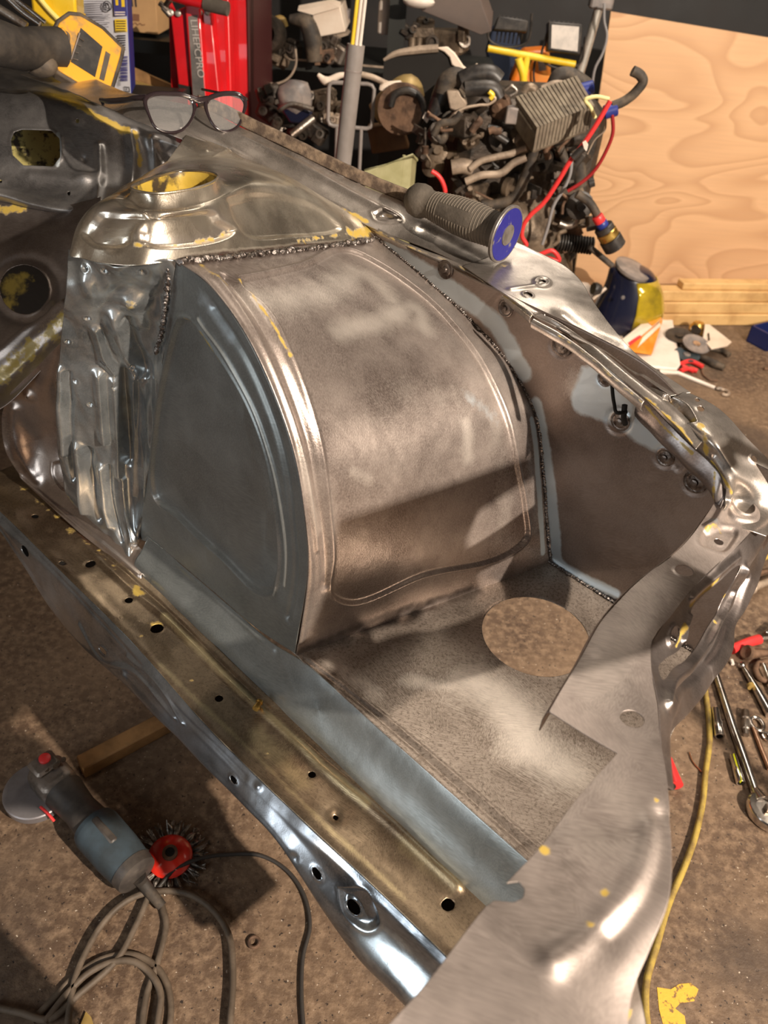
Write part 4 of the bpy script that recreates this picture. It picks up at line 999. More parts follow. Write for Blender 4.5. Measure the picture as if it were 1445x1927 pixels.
# floodlights on their yellow stand
YS = 3.0
t = thing('floodlight_stand', 'yellow crossbar light stand behind the engine', 'light stand', at(990, 300, Y=YS) * [1, 1, 0])
G().tube([at(918, 91, Y=YS), at(1082, 121, Y=YS)], .011, 10, smooth=False).build('crossbar', 'yellow', t)
c_ = at(992, 104, Y=YS)
G().tube([c_, c_ * [1, 1, 0] + [0, 0, .3]], .012, 10, smooth=False).build('mast', 'yellow', t)
for k in range(3):
    a_ = 2 * PI * k / 3 + .4; G().tube([c_ * [1, 1, 0] + [0, 0, .38], c_ * [1, 1, 0] + [.35 * math.cos(a_), .28 * math.sin(a_), .008]], .008, 8, smooth=False).build('leg', 'yellow', t)
G().tube([at(975, 110, Y=YS - .02), at(985, 150, Y=YS - .02), at(980, 185, Y=YS - .02)], .013).build('strap', 'yellow', t)
def flood(name, label, quad, face):
    P = [at(x, y, Y=YS - .02) for x, y in quad]; c = sum(P) / 4; t = thing(name, label, 'floodlight', c)
    G().prism(P, (0, .05, -.01)).build('housing', 'blackplastic', t, bev=.004)
    if face:
        Q = [p * .80 + c * .20 + np.array([0, -.004, 0]) for p in P]; G().prism(Q, (0, .003, 0)).build('glass', 'lampglass', t, bev=.0)
    g = G()
    for k in range(7): q0 = P[0] + (P[1] - P[0]) * (k + .5) / 7; g.prism([q0 + [0, .05, 0], q0 + [.004, .05, 0], q0 + [.004, .075, -.05], q0 + [0, .075, -.05]], (0, 0, -.03))
    g.build('cooling_fins', 'blackplastic', t)
    G().tube([P[3] + [-.008, .02, .05], P[3] + [-.008, .03, -.03], (P[2] + P[3]) / 2 + [0, .03, -.05], P[2] + [.008, .03, -.03], P[2] + [.008, .02, .05]], .004).build('bracket', 'blackplastic', t)
    return t
flood('floodlight', 'square floodlight with frosted glass, right end of the yellow crossbar', [(1032, 40), (1096, 45), (1092, 103), (1030, 95)], True)
flood('floodlight', 'dark floodlight tilted up, left end of the yellow crossbar', [(938, 30), (994, 38), (992, 60), (928, 56)], False)
t = thing('tool_bag', 'orange cloth bag hanging below the yellow crossbar', 'bag', at(1000, 180, Y=3.1))
G().prism([at(x, y, Y=3.1) for x, y in ((985, 96), (1034, 92), (1038, 150), (1036, 180), (958, 180), (962, 150))], (0, .10, 0)).build('body', 'orange', t, bev=.012)
G().prism([at(x, y, Y=3.085) for x, y in ((1012, 110), (1026, 108), (1028, 132), (1014, 134))], (0, .004, 0)).build('patch', 'greyplastic', t)
for k, q in enumerate((((1000, 108), (990, 140), (995, 175)), ((1008, 106), (1004, 140), (1010, 178)))):
    G().tube([at(x, y, Y=3.08) for x, y in q], .004).build('hanging_cord', 'blackplastic', t)
tag(G().prism([at(x, y, Y=3.5) for x, y in ((928, 50), (975, 58), (985, 110), (965, 160), (925, 150), (915, 100))], (0, .08, 0)).build('work_coat', simple('dark blue cloth', (.02, .03, .06), .9, bump=.4, bscale=20), bev=.01), 'dark blue work coat hanging behind the yellow crossbar', 'coat')

# ================================================================== SHELVING WITH SPARES
YH = 3.0
t = thing('steel_shelf', 'black steel shelving full of car spares against the back wall', 'shelf', at(600, 300, Y=YH) * [1, 1, 0])
def post(x, y, wd, Y=YH, mat='blackenamel', par=t, z1=1.9):
    p = at(x, y, Y=Y); G().box((p[0], Y, z1 / 2), (wd, .04, z1)).build('upright', mat, par, smooth=0)
post(481, 100, .045); post(747, 50, .055, mat='greentrim'); post(481, 100, .045, YH + .42); post(747, 50, .055, YH + .42, 'greentrim')
zsf = float(at(600, 112, Y=YH)[2]); xl = float(at(481, 100, Y=YH)[0]); xr = float(at(950, 50, Y=YH)[0])
G().box(((xl + xr) / 2, YH + .2, zsf - .018), (xr - xl, .44, .036)).build('shelf_board', 'greentrim', t, smooth=0)
G().box(((xl + xr) / 2, YH - .022, zsf - .003), (xr - xl, .004, .006)).build('shelf_edge', 'beige', t, smooth=0)
G().box(((xl + xr) / 2, YH + .2, zsf + .52), (xr - xl, .44, .03)).build('shelf_board', 'blackenamel', t, smooth=0)
G().box(((xl + xr) / 2, YH + .2, .30), (xr - xl, .44, .03)).build('shelf_board', 'blackenamel', t, smooth=0)
Lz = lambda x, y, Y=YH: at(x, y, Y=Y)
def hexpx(quad, Y, dep, dz=0.0):
    P = [at(x, y, Y=Y) for x, y in quad]; return P, G().prism(P, (0, dep, dz))
P, g = hexpx([(588, 28), (640, 14), (650, 60), (590, 72)], YH - .04, .18, .01)
t = thing('carton', 'cream carton lying open on the black shelf', 'box', P[3]); g.build('body', 'cream', t, bev=.003)
G().prism([at(x, y, Y=YH - .05) for x, y in ((588, 28), (640, 14), (625, 8), (560, 20))], (0, .03, .012)).build('flap', 'cream', t)
G().prism([at(x, y, Y=YH - .02) for x, y in ((590, 73), (650, 61), (655, 66), (600, 84))], (0, .1, 0)).build('underside', 'beige', t)
tag(G().tube([at(x, y, Y=YH - .08) for x, y in ((545, 35), (575, 42), (588, 75), (592, 115))], [.012, .026, .030, .026], 14).build('trim_panel', 'rubber'), 'curved dark grey trim panel standing before the cream carton', 'trim panel')
tag(G().tube([Lz(490, 48), Lz(511, 30)], .010, smooth=False).build('white_tube', 'white'), 'short white tube at the left end of the black shelf', 'tube')
t = thing('brake_hub', 'dark round hub with an open bore at the left end of the shelf', 'hub', at(512, 75, Y=YH))
G().lathe(at(514, 64, Y=YH - .02), (-.3, -1, .1), [(0, .05), (.03, .055), (.05, .05), (.052, .03), (.02, .028)], 24).build('drum', 'aludark', t)
G().tube([at(505, 50, Y=YH), at(530, 38, Y=YH), at(536, 52, Y=YH)], .014).build('yellow_sleeve', 'ochre', t)
def casting(px, size, label, mat='alu', Y=YH, n=4, name='engine_casting', grp=None, seed=0, cat='car part'):
    random.seed(seed * 17 + 3); c = at(*px, Y=Y); g = G(); t = thing(name, label, cat, c, grp)
    R = Matrix.Rotation(random.uniform(-.5, .5), 3, 'Y') @ Matrix.Rotation(random.uniform(-.6, .6), 3, 'Z')
    g.box(c, (size, size * .6, size * .55), R, size * .07)
    for k in range(n): g.box(c + np.array([random.uniform(-.45, .45) * size, random.uniform(-.5, .0) * size, random.uniform(-.3, .35) * size]), [size * random.uniform(.12, .4) for _ in range(3)], R, size * .02)
    g.build('body', mat, t)
    for k in range(2):
        p = c + np.array([random.uniform(-.4, .4) * size, -size * .35, random.uniform(-.2, .2) * size]); G().lathe(p, (random.uniform(-.4, .4), -1, random.uniform(-.2, .6)), [(0, size * .16), (size * .12, size * .16), (size * .125, size * .1), (size * .04, size * .09)], 16).build('port', 'aludark' if k else 'dullsteel', t)
    return t
casting((515, 100), .11, 'oily brake caliper at the left end of the black shelf', 'alu', seed=1, name='brake_caliper')
casting((545, 92), .08, 'small oily casting between caliper and grey trim panel', 'aludark', seed=2)
casting((630, 96), .10, 'bright bracket below the cream carton on the shelf', 'dullsteel', YH - .02, seed=3, name='bracket')
casting((612, 104), .06, 'brown bush lying under the cream carton', 'rustmetal', YH - .06, seed=4, name='rubber_bush')
P, g = hexpx([(775, 72), (820, 72), (820, 100), (775, 100)], YH - .02, .14)
t = thing('inlet_manifold', 'grey four port inlet manifold on the right part of the shelf', 'manifold', P[3])
P2 = [at(x, y, Y=YH - .03) for x, y in ((780, 52), (816, 52), (820, 72), (775, 72))]
G().prism(P2, (0, .14, 0)).build('flange', 'alu', t, bev=.004)
for k in range(4):
    x = 776 + 13 * k; G().tube([at(x, 74, Y=YH - .02), at(x - 1, 88, Y=YH - .03), at(x - 3, 104, Y=YH - .01)], .013, 12).build('runner', 'alu', t)
casting((842, 78), .13, 'oily gearbox cover beside the inlet manifold', 'alu', YH, seed=5, name='gearbox_cover')
casting((765, 60), .07, 'small dark throttle body left of the inlet manifold', 'aludark', YH, seed=6, name='throttle_body')
casting((800, 45), .06, 'coil of brown brackets above the inlet manifold', 'alu', YH + .1, seed=7, name='bracket')
P, g = hexpx([(772, -6), (900, -10), (925, 60), (905, 66), (845, 42), (795, 22)], YH - .1, .03, .05)
tag(g.build('sheet_offcut', simple('dull brown sheet', (.075, .052, .042), .6, 0, (.10, .07, .055), 5), bev=.002), 'dull brown sheet panel slanting across the top right of the shelf', 'panel')
tag(G().blob(at(788, 3, Y=YH - .15), (.05, .03, .018)).build('white_cup', 'white'), 'white plastic lid on the brown sheet panel edge', 'lid')
t = thing('spray_bottle', 'white upright bottle on the shelf left of the green upright', 'bottle', at(720, 75, Y=YH))
G().lathe(at(721, 64, Y=YH + .05), (0, 0, 1), [(0, .016), (.004, .02), (.09, .02), (.105, .010), (.12, .010)], 16).build('body', 'white', t)
G().lathe(at(721, 30, Y=YH + .05), (0, 0, 1), [(0, .011), (.02, .011)], 12).build('cap', 'blackplastic', t)
tag(G().prism([at(x, y, Y=YH + .1) for x, y in ((642, 16), (657, 20), (655, 42), (645, 38))], (0, .06, 0)).build('grey_carton', simple('grey card', (.25, .22, .21), .8)), 'small grey carton behind the cream carton', 'box')
tag(G().tube([at(x, y, Y=YH - .12) for x, y in ((556, 92), (557, 120), (545, 145), (515, 158), (488, 150), (468, 138))], .004).build('shelf_cable', 'beige'), 'thin beige cable drooping in front of the shelf board', 'cable')

# pile in front of and under the shelf
YG = 2.62
t = thing('bumper_cover', 'black bumper cover with a torn cream edge leaning before the shelf', 'bumper', at(800, 200, Y=YG) * [1, 1, 0])
top = [(722, 118), (735, 106), (780, 98), (838, 92), (850, 104), (862, 124), (878, 140), (900, 130)]
P = [at(x, y, Y=YG) for x, y in top]; low_ = [p * [1, 1, 0] + [0, .05, .02] for p in P]
G().prism(P + low_[::-1], (0, .03, 0)).build('shell', 'dark', t, smooth=0)
G().tube([at(x, y - 3, Y=YG - .01) for x, y in [(722, 116), (740, 106), (780, 98), (825, 94)]], [.004, .008, .011, .011], 8).build('top_edge', 'beige', t)
G().prism([at(x, y, Y=YG - .012) for x, y in ((820, 90), (842, 88), (856, 100), (872, 124), (882, 132), (898, 119), (902, 126), (885, 142), (868, 134), (850, 122), (846, 108), (836, 98))], (0, .012, 0)).build('torn_edge', 'cream', t, bev=.003)
t = thing('gold_pulley', 'brown and gold pulley wheel left of the engine', 'pulley', at(760, 205, Y=2.42))
c = at(762, 205, Y=2.42)
G().lathe(c, (-.25, -1, .15), [(0, .062), (.02, .066), (.026, .060), (.022, .052), (.045, .050), (.05, .066), (.056, .064)], 30).build('rim', 'rustmetal', t)
G().lathe(c, (-.25, -1, .15), [(.01, .05), (.03, .045), (.035, .018), (.05, .016)], 24).build('web', 'olivebin', t)
G().tube([at(x, y, Y=2.36) for x, y in ((735, 200), (742, 180), (765, 170), (788, 182), (796, 205), (785, 235))], .010).build('belt', 'blackplastic', t)
tag(G().tube([at(705, 215, Y=2.5), at(740, 190, Y=2.5), at(770, 172, Y=2.5), at(790, 190, Y=2.5)], [.03, .045, .045, .02], 16).build('gold_duct', simple('gold brown duct', (.34, .24, .09), .5, .3, (.2, .13, .06), 10)), 'gold brown duct lying behind the pulley wheel', 'duct')
tag(G().prism([at(x, y, Y=2.40) for x, y in ((712, 170), (722, 162), (752, 160), (766, 172), (748, 184), (728, 176))], (0, .02, .01)).build('cream_plate', 'cream', bev=.003), 'cream torn plate lying above the gold duct', 'plate')
tag(G().prism([at(x, y, Y=2.3) for x, y in ((800, 212), (810, 220), (803, 232), (795, 222))], (0, .01, 0)).build('white_tag', 'white'), 'small white tag between pulley and engine', 'tag')
tag(G().prism([at(x, y, Y=2.52) for x, y in ((690, 240), (755, 235), (770, 280), (700, 290))], (0, .06, 0)).build('brown_crate', simple('dark orange brown crate', (.16, .075, .025), .6, 0, (.09, .045, .02), 9), bev=.004), 'dark orange brown crate below the gold duct', 'crate')
t = thing('helmet_respirator', 'grey respirator mask lying in the heap below the shelf', 'respirator', at(560, 200, Y=2.5))
G().blob(at(556, 186, Y=2.5), (.055, .05, .05), n=18, rough=.2).build('hood', 'greyplastic', t)
G().tube([at(x, y, Y=2.44) for x, y in ((524, 208), (545, 196), (570, 200), (590, 206))], .007).build('rim', 'dullsteel', t)
G().prism([at(x, y, Y=2.46) for x, y in ((530, 208), (560, 200), (588, 210), (580, 235), (545, 232))], (0, .03, 0)).build('visor', 'helmet', t, bev=.006)
tag(G().tube([at(548, 255, Y=2.42), at(590, 222, Y=2.45)], .012, 12, smooth=False).build('pipe_offcut', 'dullsteel'), 'short steel pipe offcut lying below the respirator mask', 'pipe')
tag(G().tube([at(x, y, Y=2.45) for x, y in ((598, 140), (612, 152), (640, 142), (670, 140))], [.005, .012, .008, .004]).build('cream_strip', 'cream'), 'thin cream strip caught below the shelf board', 'strip')
tag(G().tube([at(x, y, Y=2.42) for x, y in ((680, 140), (700, 145), (722, 155), (750, 168))], .008).build('brown_strip', 'beige'), 'brown strip running down to the gold duct', 'strip')
jl = [((505, 175), .07, 'dark casting in the heap left of the respirator'), ((510, 215), .08, 'oily casting at the far left of the heap'), ((535, 250), .07, 'dark bracket in the heap below the respirator'), ((590, 245), .08, 'dark casting right of the steel pipe offcut'),
      ((605, 185), .08, 'brown casting right of the respirator mask'), ((640, 205), .07, 'pale casting seen through the wire frame'), ((625, 225), .05, 'small cream part at the foot of the wire frame'), ((600, 215), .06, 'dull bracket left of the wire frame')]
for k, (px, sz, lb) in enumerate(jl): casting(px, sz, lb, ('aludark', 'aludark', 'blackplastic', 'aludark', 'alu', 'alu', 'beige', 'alu')[k], 2.50 + .03 * (k % 3), 3, 'scrap_part', 'car spares heaped below the shelf', seed=20 + k)
t = thing('wire_frame_trolley', 'grey wire framed trolley handle behind the grey pole', 'trolley', at(660, 260, Y=2.42) * [1, 1, 0])
G().tube([at(x, y, Y=2.42) for x, y in ((626, 155), (692, 158), (700, 161), (704, 168), (700, 232), (697, 239), (690, 242), (628, 237), (620, 234), (617, 226), (619, 164), (621, 158))], .0055, closed=True, smooth=False).build('handle_loop', 'greytube', t)
for x in (634, 680):
    p = at(x, 238, Y=2.42); G().tube([p, p * [1, 1, 0]], .0055, smooth=False).build('leg', 'greytube', t)
G().box(at(660, 300, Y=2.5) * [1, 1, 0] + [0, 0, .06], (.3, .2, .03)).build('deck', 'greyplastic', t)
t = thing('grey_pole', 'tall grey tube with yellow and white strips rising from its top', 'pole', at(640, 330, Y=2.05) * [1, 1, 0])
p1 = at(670, 84, Y=2.05); p0 = at(646, 300, Y=2.05); pf = p0 + (p0 - p1) * (p0[2] / (p1[2] - p0[2]))
G().tube([pf, p0, p1], .0205, 24, smooth=False).build('tube', 'greytube', t)
dirp = (p1 - p0) / np.linalg.norm(p1 - p0)
G().lathe(p1 - dirp * .055, dirp, [(0, .0209), (.002, .0213), (.004, .0209)], 24).build('seam_ring', 'greyplastic', t)
for dx, m_, rr in ((-.0085, 'yellow', .0045), (.0005, 'white', .0042), (.0095, 'white', .0042)):
    q = p1 + np.array([dx, -.004, 0]); G().tube([q - dirp * .03, q + dirp * .30], rr, 10, smooth=False).build('strip', m_, t)
G().box(pf + [0, 0, .01], (.16, .16, .02), None, .004).build('foot_plate', 'greytube', t)
t = thing('plastic_bin', 'olive green plastic bin behind the wing rail', 'bin', at(740, 350, Y=2.0) * [1, 1, 0])
A1, A2, A3 = at(688, 322, Y=1.95), at(776, 293, Y=1.98), at(784, 300, Y=2.1); A4 = A1 + (A3 - A2)
for a_, b_ in ((A1, A2), (A2, A3), (A3, A4), (A4, A1)):
    lo = lambda p: np.array([p[0] * .97, p[1], max(p[2] - .35, .0)]); G().prism([a_, b_, lo(b_), lo(a_)], (0, .004, 0)).build('side_wall', 'olivebin', t, smooth=0)
G().tube([A1, A2, A3, A4], .005, 8, smooth=False, closed=True).build('rim', 'olivebin', t)
G().tube([A2 + [-.02, -.002, 0], A2 + [-.022, -.002, -.2]], .004, smooth=False).build('rib', 'olivebin', t)
lo_ = [np.array([p[0] * .97, p[1], .0]) for p in (A1, A2, A3, A4)]
G().prism(lo_, (0, 0, max(A2[2] - .35, .02))).build('base', 'olivebin', t)

# ================================================================== ENGINE ON ITS STAND
YE = 2.25
t = thing('engine', 'oily brown car engine with hoses and finned cover standing behind the wing rail', 'engine', at(950, 350, Y=YE) * [1, 1, 0])
eng = t
ep = lambda x, y, dy=0.0: at(x, y, Y=YE + dy)
G().box(ep(955, 330, .22), (.42, .34, .46), Matrix.Rotation(.25, 3, 'Z'), .03).build('engine_block', 'aludark', eng)
G().box(ep(900, 225, .16), (.22, .2, .12), Matrix.Rotation(.2, 3, 'Y'), .02).build('cylinder_head', 'alu', eng)
G().lathe(ep(1010, 395, .1), (-.2, -1, .25), [(0, .13), (.06, .14), (.08, .12), (.085, .06), (.12, .055)], 28).build('bell_housing', 'alu', eng)
G().tube([ep(905, 400, .05), ep(960, 420, .02), ep(1020, 470, .05), ep(1040, 540, .1)], [.06, .075, .08, .06], 18).build('gearbox', 'alu', eng)
# finned cover
c0, c1, c2, c3 = ep(968, 190, -.02), ep(1085, 150, .02), ep(1117, 205, -.08), ep(1008, 248, -.12)
dn = np.array([0, .0, -.055])
Pt = [c0, c1, c2, c3]; G().hexa([c3 + dn, c2 + dn, c1 + dn, c0 + dn, c3, c2, c1, c0]).build('intake_cover', 'aluclean', eng, smooth=0, bev=.008)
g = G()
for k in range(16):
    f = (k + .5) / 16; a_ = c0 + (c1 - c0) * f; b_ = c3 + (c2 - c3) * f; w_ = (c1 - c0) / 16 * .36
    up = np.array([0, 0, .010]); g.hexa([b_ - w_, b_ + w_, a_ + w_, a_ - w_, b_ - w_ + up, b_ + w_ + up, a_ + w_ + up, a_ - w_ + up])
    f2 = b_ + np.array([0, -.006, 0]); g.hexa([f2 - w_ + dn * .8, f2 + w_ + dn * .8, b_ + w_ + dn * .8, b_ - w_ + dn * .8, f2 - w_ + up, f2 + w_ + up, b_ + w_ + up, b_ - w_ + up])
plab(g.build('cooling_fins', 'aluclean', eng, smooth=0), 'dusty ribbed fins')
P = [ep(x, y, -.04) for x, y in ((955, 202), (985, 205), (985, 236), (949, 234))]; G().prism(P, (0, .05, 0)).build('sensor_box', 'greyplastic', eng, bev=.004)
def hose(pts, r, mat='rubber', nm='hose', dy=0.0): return G().tube([ep(x, y, dy) for x, y in pts], r, 12).build(nm, mat, eng)
hose([(868, 152), (885, 143), (905, 138), (925, 140), (938, 152)], .022, 'blackplastic', 'coolant_hose')
hose([(835, 175), (840, 155), (855, 145), (870, 150)], .024, 'rubber', 'coolant_hose', .02)
hose([(875, 168), (900, 165), (930, 170), (938, 185)], .020, 'blackplastic', 'coolant_hose', -.02)
hose([(820, 225), (832, 185), (842, 160)], .03, 'blackplastic', 'air_duct', .05)
P = [ep(x, y, -.02) for x, y in ((840, 172), (862, 170), (880, 195), (870, 215), (846, 205))]; G().prism(P, (0, .06, 0)).build('heat_shield', 'beige', eng, bev=.004)
hose([(925, 178), (932, 186), (922, 195), (900, 198), (870, 205), (845, 225), (832, 245)], .0035, 'beige', 'wire', -.05)
hose([(920, 172), (927, 180), (922, 186)], .006, 'yellow', 'wire', -.05)
hose([(884, 318), (905, 303), (930, 296), (960, 290), (990, 278)], .009, 'beige', 'coolant_pipe', -.05)
hose([(876, 342), (905, 330), (945, 325), (965, 308), (990, 296)], .010, 'beige', 'coolant_pipe', -.06)
hose([(1010, 262), (1000, 300), (985, 340), (965, 372), (930, 385), (905, 385)], .014, 'rubber', 'coolant_hose', -.05)
hose([(850, 315), (870, 312), (890, 318)], .02, 'beige', 'thermostat_elbow', -.03)
hose([(1052, 272), (1062, 300), (1075, 330)], .012, 'rubber', 'coolant_hose', -.02); hose([(1078, 280), (1088, 310), (1092, 350)], .018, 'rubber', 'oil_filter_hose', .0)
hose([(1040, 255), (1068, 262), (1095, 258)], .020, 'aludark', 'starter_motor', .0)
hose([(1040, 160), (1050, 142), (1070, 140), (1090, 150), (1110, 165)], .018, 'rubber', 'coolant_hose', .12)
hose([(1020, 168), (1045, 158), (1065, 160)], .010, 'beige', 'bracket', .1)
hose([(985, 175), (995, 165), (1005, 170), (1000, 180)], .012, 'alu', 'lifting_eye', .0)
hose([(950, 170), (962, 162), (972, 172), (960, 180)], .005, 'dullsteel', 'lifting_eye', -.03)
g = G()
for k in range(13): g.lathe(ep(1048 + k * 5.2, 455 + k * .6, -.02), (1, 0, -.05), [(0, .020), (.003, .025), (.005, .025), (.008, .020)], 18)
g.build('corrugated_hose', 'blackplastic', eng)
hose([(1052, 420), (1066, 425), (1082, 420), (1088, 405)], .010, 'dullsteel', 'hose_clip', -.05)
hose([(1110, 465), (1130, 482), (1152, 500)], .008, 'rubber', 'lever', -.1)
hose([(1085, 365), (1108, 380), (1122, 402), (1130, 420)], .011, 'rubber', 'fuel_hose', -.12)
hose([(1108, 345), (1118, 342)], .012, 'blackplastic', 'plug', -.12)
f0, f1 = ep(1130, 418, -.13), ep(1158, 466, -.13); ax = (f1 - f0); Lf_ = np.linalg.norm(ax); ax = ax / Lf_
for nm, a_, b_, r_, m_ in (('red_collar', -.02, .0, .015, 'redwire'), ('blue_collar', .0, .016, .016, 'blue'), ('fuel_filter', .014, .03, .026, 'blackplastic'), ('gold_band', .03, .052, .0275, 'brass'), ('fuel_filter', .052, Lf_, .030, 'blackplastic')):
    G().lathe(f0 + ax * a_, ax, [(0, r_ * .93), (.002, r_), (b_ - a_ - .002, r_), (b_ - a_, r_ * .93)], 22).build(nm, m_, eng)
G().tube([ep(1105, 432, -.1), ep(1128, 428, -.12), ep(1145, 432, -.13)], .006).build('bracket', 'blackplastic', eng)
hose([(1152, 200), (1175, 190), (1197, 172), (1210, 152), (1205, 142), (1190, 133)], .0115, 'rubber', 'hose_end', -.15)
G().lathe(ep(1136, 212, -.15), ep(1160, 205, -.15) - ep(1136, 212, -.15), [(0, .014), (.002, .016), (.03, .016), (.032, .014)], 18).build('blue_connector', 'blue', eng)
G().lathe(ep(1090, 170, .0), ep(1118, 163, .0) - ep(1090, 170, .0), [(0, .014), (.002, .016), (.034, .016), (.036, .014)], 18).build('blue_connector', 'blue', eng)
hose([(1120, 222), (1110, 200), (1101, 188), (1118, 182), (1146, 186)], .0045, simple('cream wire', (.75, .66, .30), .5), 'wire', -.16)
hose([(1152, 215), (1153, 250), (1140, 285), (1115, 325), (1092, 345), (1068, 360)], .0045, 'darkred', 'wire', -.16)
hose([(1140, 220), (1138, 245), (1120, 262), (1105, 290)], .002, 'beige', 'wire', -.14)
hose([(1076, 290), (1072, 330), (1055, 365), (1045, 380), (1030, 430), (1020, 460)], .0045, 'greycable', 'wire', -.12)
red = tag(G().tube([ep(x, y, -.2) for x, y in ((1148, 190), (1125, 230), (1100, 268), (1075, 300), (1048, 345), (1020, 385), (998, 405), (986, 422), (982, 445), (990, 462), (975, 470), (1010, 480), (1040, 472), (1052, 490), (1030, 486), (1000, 482), (1020, 495), (1050, 512), (1075, 530), (1100, 550), (1112, 580), (1112, 600))], .0058, 10).build('red_cable', 'redwire'), 'bright red cable draped over the engine and looping down to the floor', 'cable')
P = [ep(x, y, -.215) for x, y in ((1096, 268), (1102, 264), (1107, 272), (1104, 284), (1100, 283))]; tag(G().prism(P, (0, .003, 0)).build('cable_tag', 'white'), 'small white tag tied round the red cable', 'tag')
hose([(1098, 278), (1085, 290), (1078, 298)], .009, 'blackplastic', 'cable_sleeve', -.21)
tag(G().tube([ep(x, y, -.12) for x, y in ((812, 322), (824, 330), (836, 352), (838, 362))], .0058, 10).build('red_wire', 'redwire'), 'short red wire in front of the engine beside the olive bin', 'wire')
random.seed(11)
zone = [(845, 225), (870, 235), (900, 215), (940, 200), (880, 260), (915, 250), (950, 260), (990, 265), (860, 285), (830, 290), (800, 280), (790, 255), (820, 250), (930, 290), (975, 320), (1030, 300), (1060, 330), (1040, 350), (1085, 380), (1060, 400), (1000, 350), (950, 350), (900, 360), (860, 345), (1020, 285), (1090, 300), (1060, 440), (1030, 520), (1075, 480), (860, 205), (815, 310), (1050, 290), (1095, 420), (1065, 550)]
for k, (x, y) in enumerate(zone):
    sz = random.uniform(.035, .075); c = ep(x + random.uniform(-8, 8), y + random.uniform(-6, 6), random.uniform(-.04, .06)); R = Matrix.Rotation(random.uniform(-1, 1), 3, 'Y') @ Matrix.Rotation(random.uniform(-1, 1), 3, 'Z')
    m_ = random.choice(['alu', 'aludark', 'rustmetal', 'alu', 'aludark', 'blackplastic'])
    if k % 3 == 0: G().lathe(c, R @ Vector((0, -1, .2)), [(0, sz * .5), (sz * .3, sz * .52), (sz * .34, sz * .4), (sz * .34, sz * .2), (sz * .6, sz * .18)], 18).build('housing', m_, eng)
    elif k % 3 == 1:
        g = G().box(c, (sz, sz * .7, sz * .8), R, sz * .1)
        for j in range(3): g.lathe(c + np.array([random.uniform(-.4, .4) * sz, -sz * .4, random.uniform(-.3, .3) * sz]), (0, -1, .2), [(0, sz * .12), (sz * .15, sz * .12)], 6)
        g.build('casting', m_, eng)
    else:
        g = G(); g.box(c, (sz * 1.4, .006, sz * .5), R, .001); g.box(c + [0, -.01, -sz * .3], (sz * .3, .02, sz * .6), R, .002); g.build('bracket', m_, eng)
for k in range(30):
    x, y = random.choice(zone); q = []
    dx, dy = random.uniform(-1, 1), random.uniform(-1, 1)
    for j in range(4): q.append((x + dx * 18 * j + random.uniform(-9, 9), y + dy * 14 * j + random.uniform(-9, 9)))
    q = [(min(max(a_, 800), 1105), min(max(b_, 190), 560)) for a_, b_ in q]
    hose(q, random.choice([.003, .004, .006, .009]), random.choice(['rubber', 'blackplastic', 'alu', 'rubber', 'rustmetal']), 'hose' if k % 2 else 'wire', random.uniform(-.09, -.02))
bp = ep(955, 400, .22) * [1, 1, 0]
for dx in (-.14, .14):
    for dy in (-.1, .12): G().box(bp + [dx, dy, .12], (.04, .04, .24)).build('stand_leg', 'blackenamel', eng)

# ================================================================== FLOOR THINGS BY THE PLYWOOD
YW = 2.98
t = thing('welding_helmet', 'dark blue welding helmet with amber visor standing before the plywood', 'helmet', at(1170, 628, z=.03))
rg = [(636, 1166, 48, 34), (618, 1168, 62, 44), (598, 1176, 66, 48), (570, 1186, 62, 47), (542, 1192, 53, 43), (518, 1190, 45, 38), (505, 1187, 40, 32), (499, 1186, 22, 18)]
def ringpts(cx, cy, rp, n=40, f=1.0, a0=0, a1=2 * PI, close=True):
    c = at(cx, cy, Y=YW); sc = proj(c)[2] / FPX; r = rp * sc * f
    return [c + np.array([r * math.cos(a_), r * .85 * math.sin(a_), 0]) for a_ in np.linspace(a0, a1, n, endpoint=not close)]
rr_ = [ringpts(cx, cy, r_) for cy, cx, r_, _ in rg]; g = G(); V = [p for r_ in rr_ for p in r_]; F = []
for i in range(len(rr_) - 1):
    for k in range(40): F.append((i * 40 + k, i * 40 + (k + 1) % 40, (i + 1) * 40 + (k + 1) % 40, (i + 1) * 40 + k))
F.append(tuple(range(len(V) - 40, len(V)))); g.add(V, F).build('shell', 'helmet', t, sub=1)
vr = [ringpts(cx, cy, r_, 22, 1.035, -PI * .50, PI * .10, False) for cy, cx, r_, _ in rg[2:6]]; g = G(); V = [p for r_ in vr for p in r_]; F = []
for i in range(3):
    for k in range(21): F.append((i * 22 + k, i * 22 + k + 1, (i + 1) * 22 + k + 1, (i + 1) * 22 + k))
o = g.add(V, F).build('visor', 'amber', t); md = o.modifiers.new('t', 'SOLIDIFY'); md.thickness = .003
cpt = at(1190, 506, Y=YW - .01); g = G(); g.lathe(cpt, (.25, -.1, 1), [(-.012, .078), (-.006, .088), (.004, .088), (.010, .07), (.014, .03)], 32, scl=(1, .8)); g.build('brow_cap', 'greyplastic', t)
G().lathe(at(1128, 545, Y=YW - .05), (-1, -.3, .2), [(0, .02), (.02, .026), (.03, .022)], 18).build('adjuster_knob', 'blackplastic', t)
G().tube([at(x, y, Y=YW - .06) for x, y in ((1116, 562), (1128, 552), (1140, 542))], .006).build('head_band', 'cream', t)
G().lathe(at(1172, 560, Y=YW - .14), (0, -1, .1), [(0, .008), (.004, .006)], 12).build('rivet', 'greyplastic', t)
Pq = [at(x, y, z=.012) for x, y in ((1243, 580), (1260, 580), (1279, 690), (1272, 700), (1110, 684), (1095, 640))]
tag(G().prism(Pq, (0, 0, .014)).build('plastic_board', 'white', bev=.006), 'white plastic board lying on the floor under the orange packet', 'board')
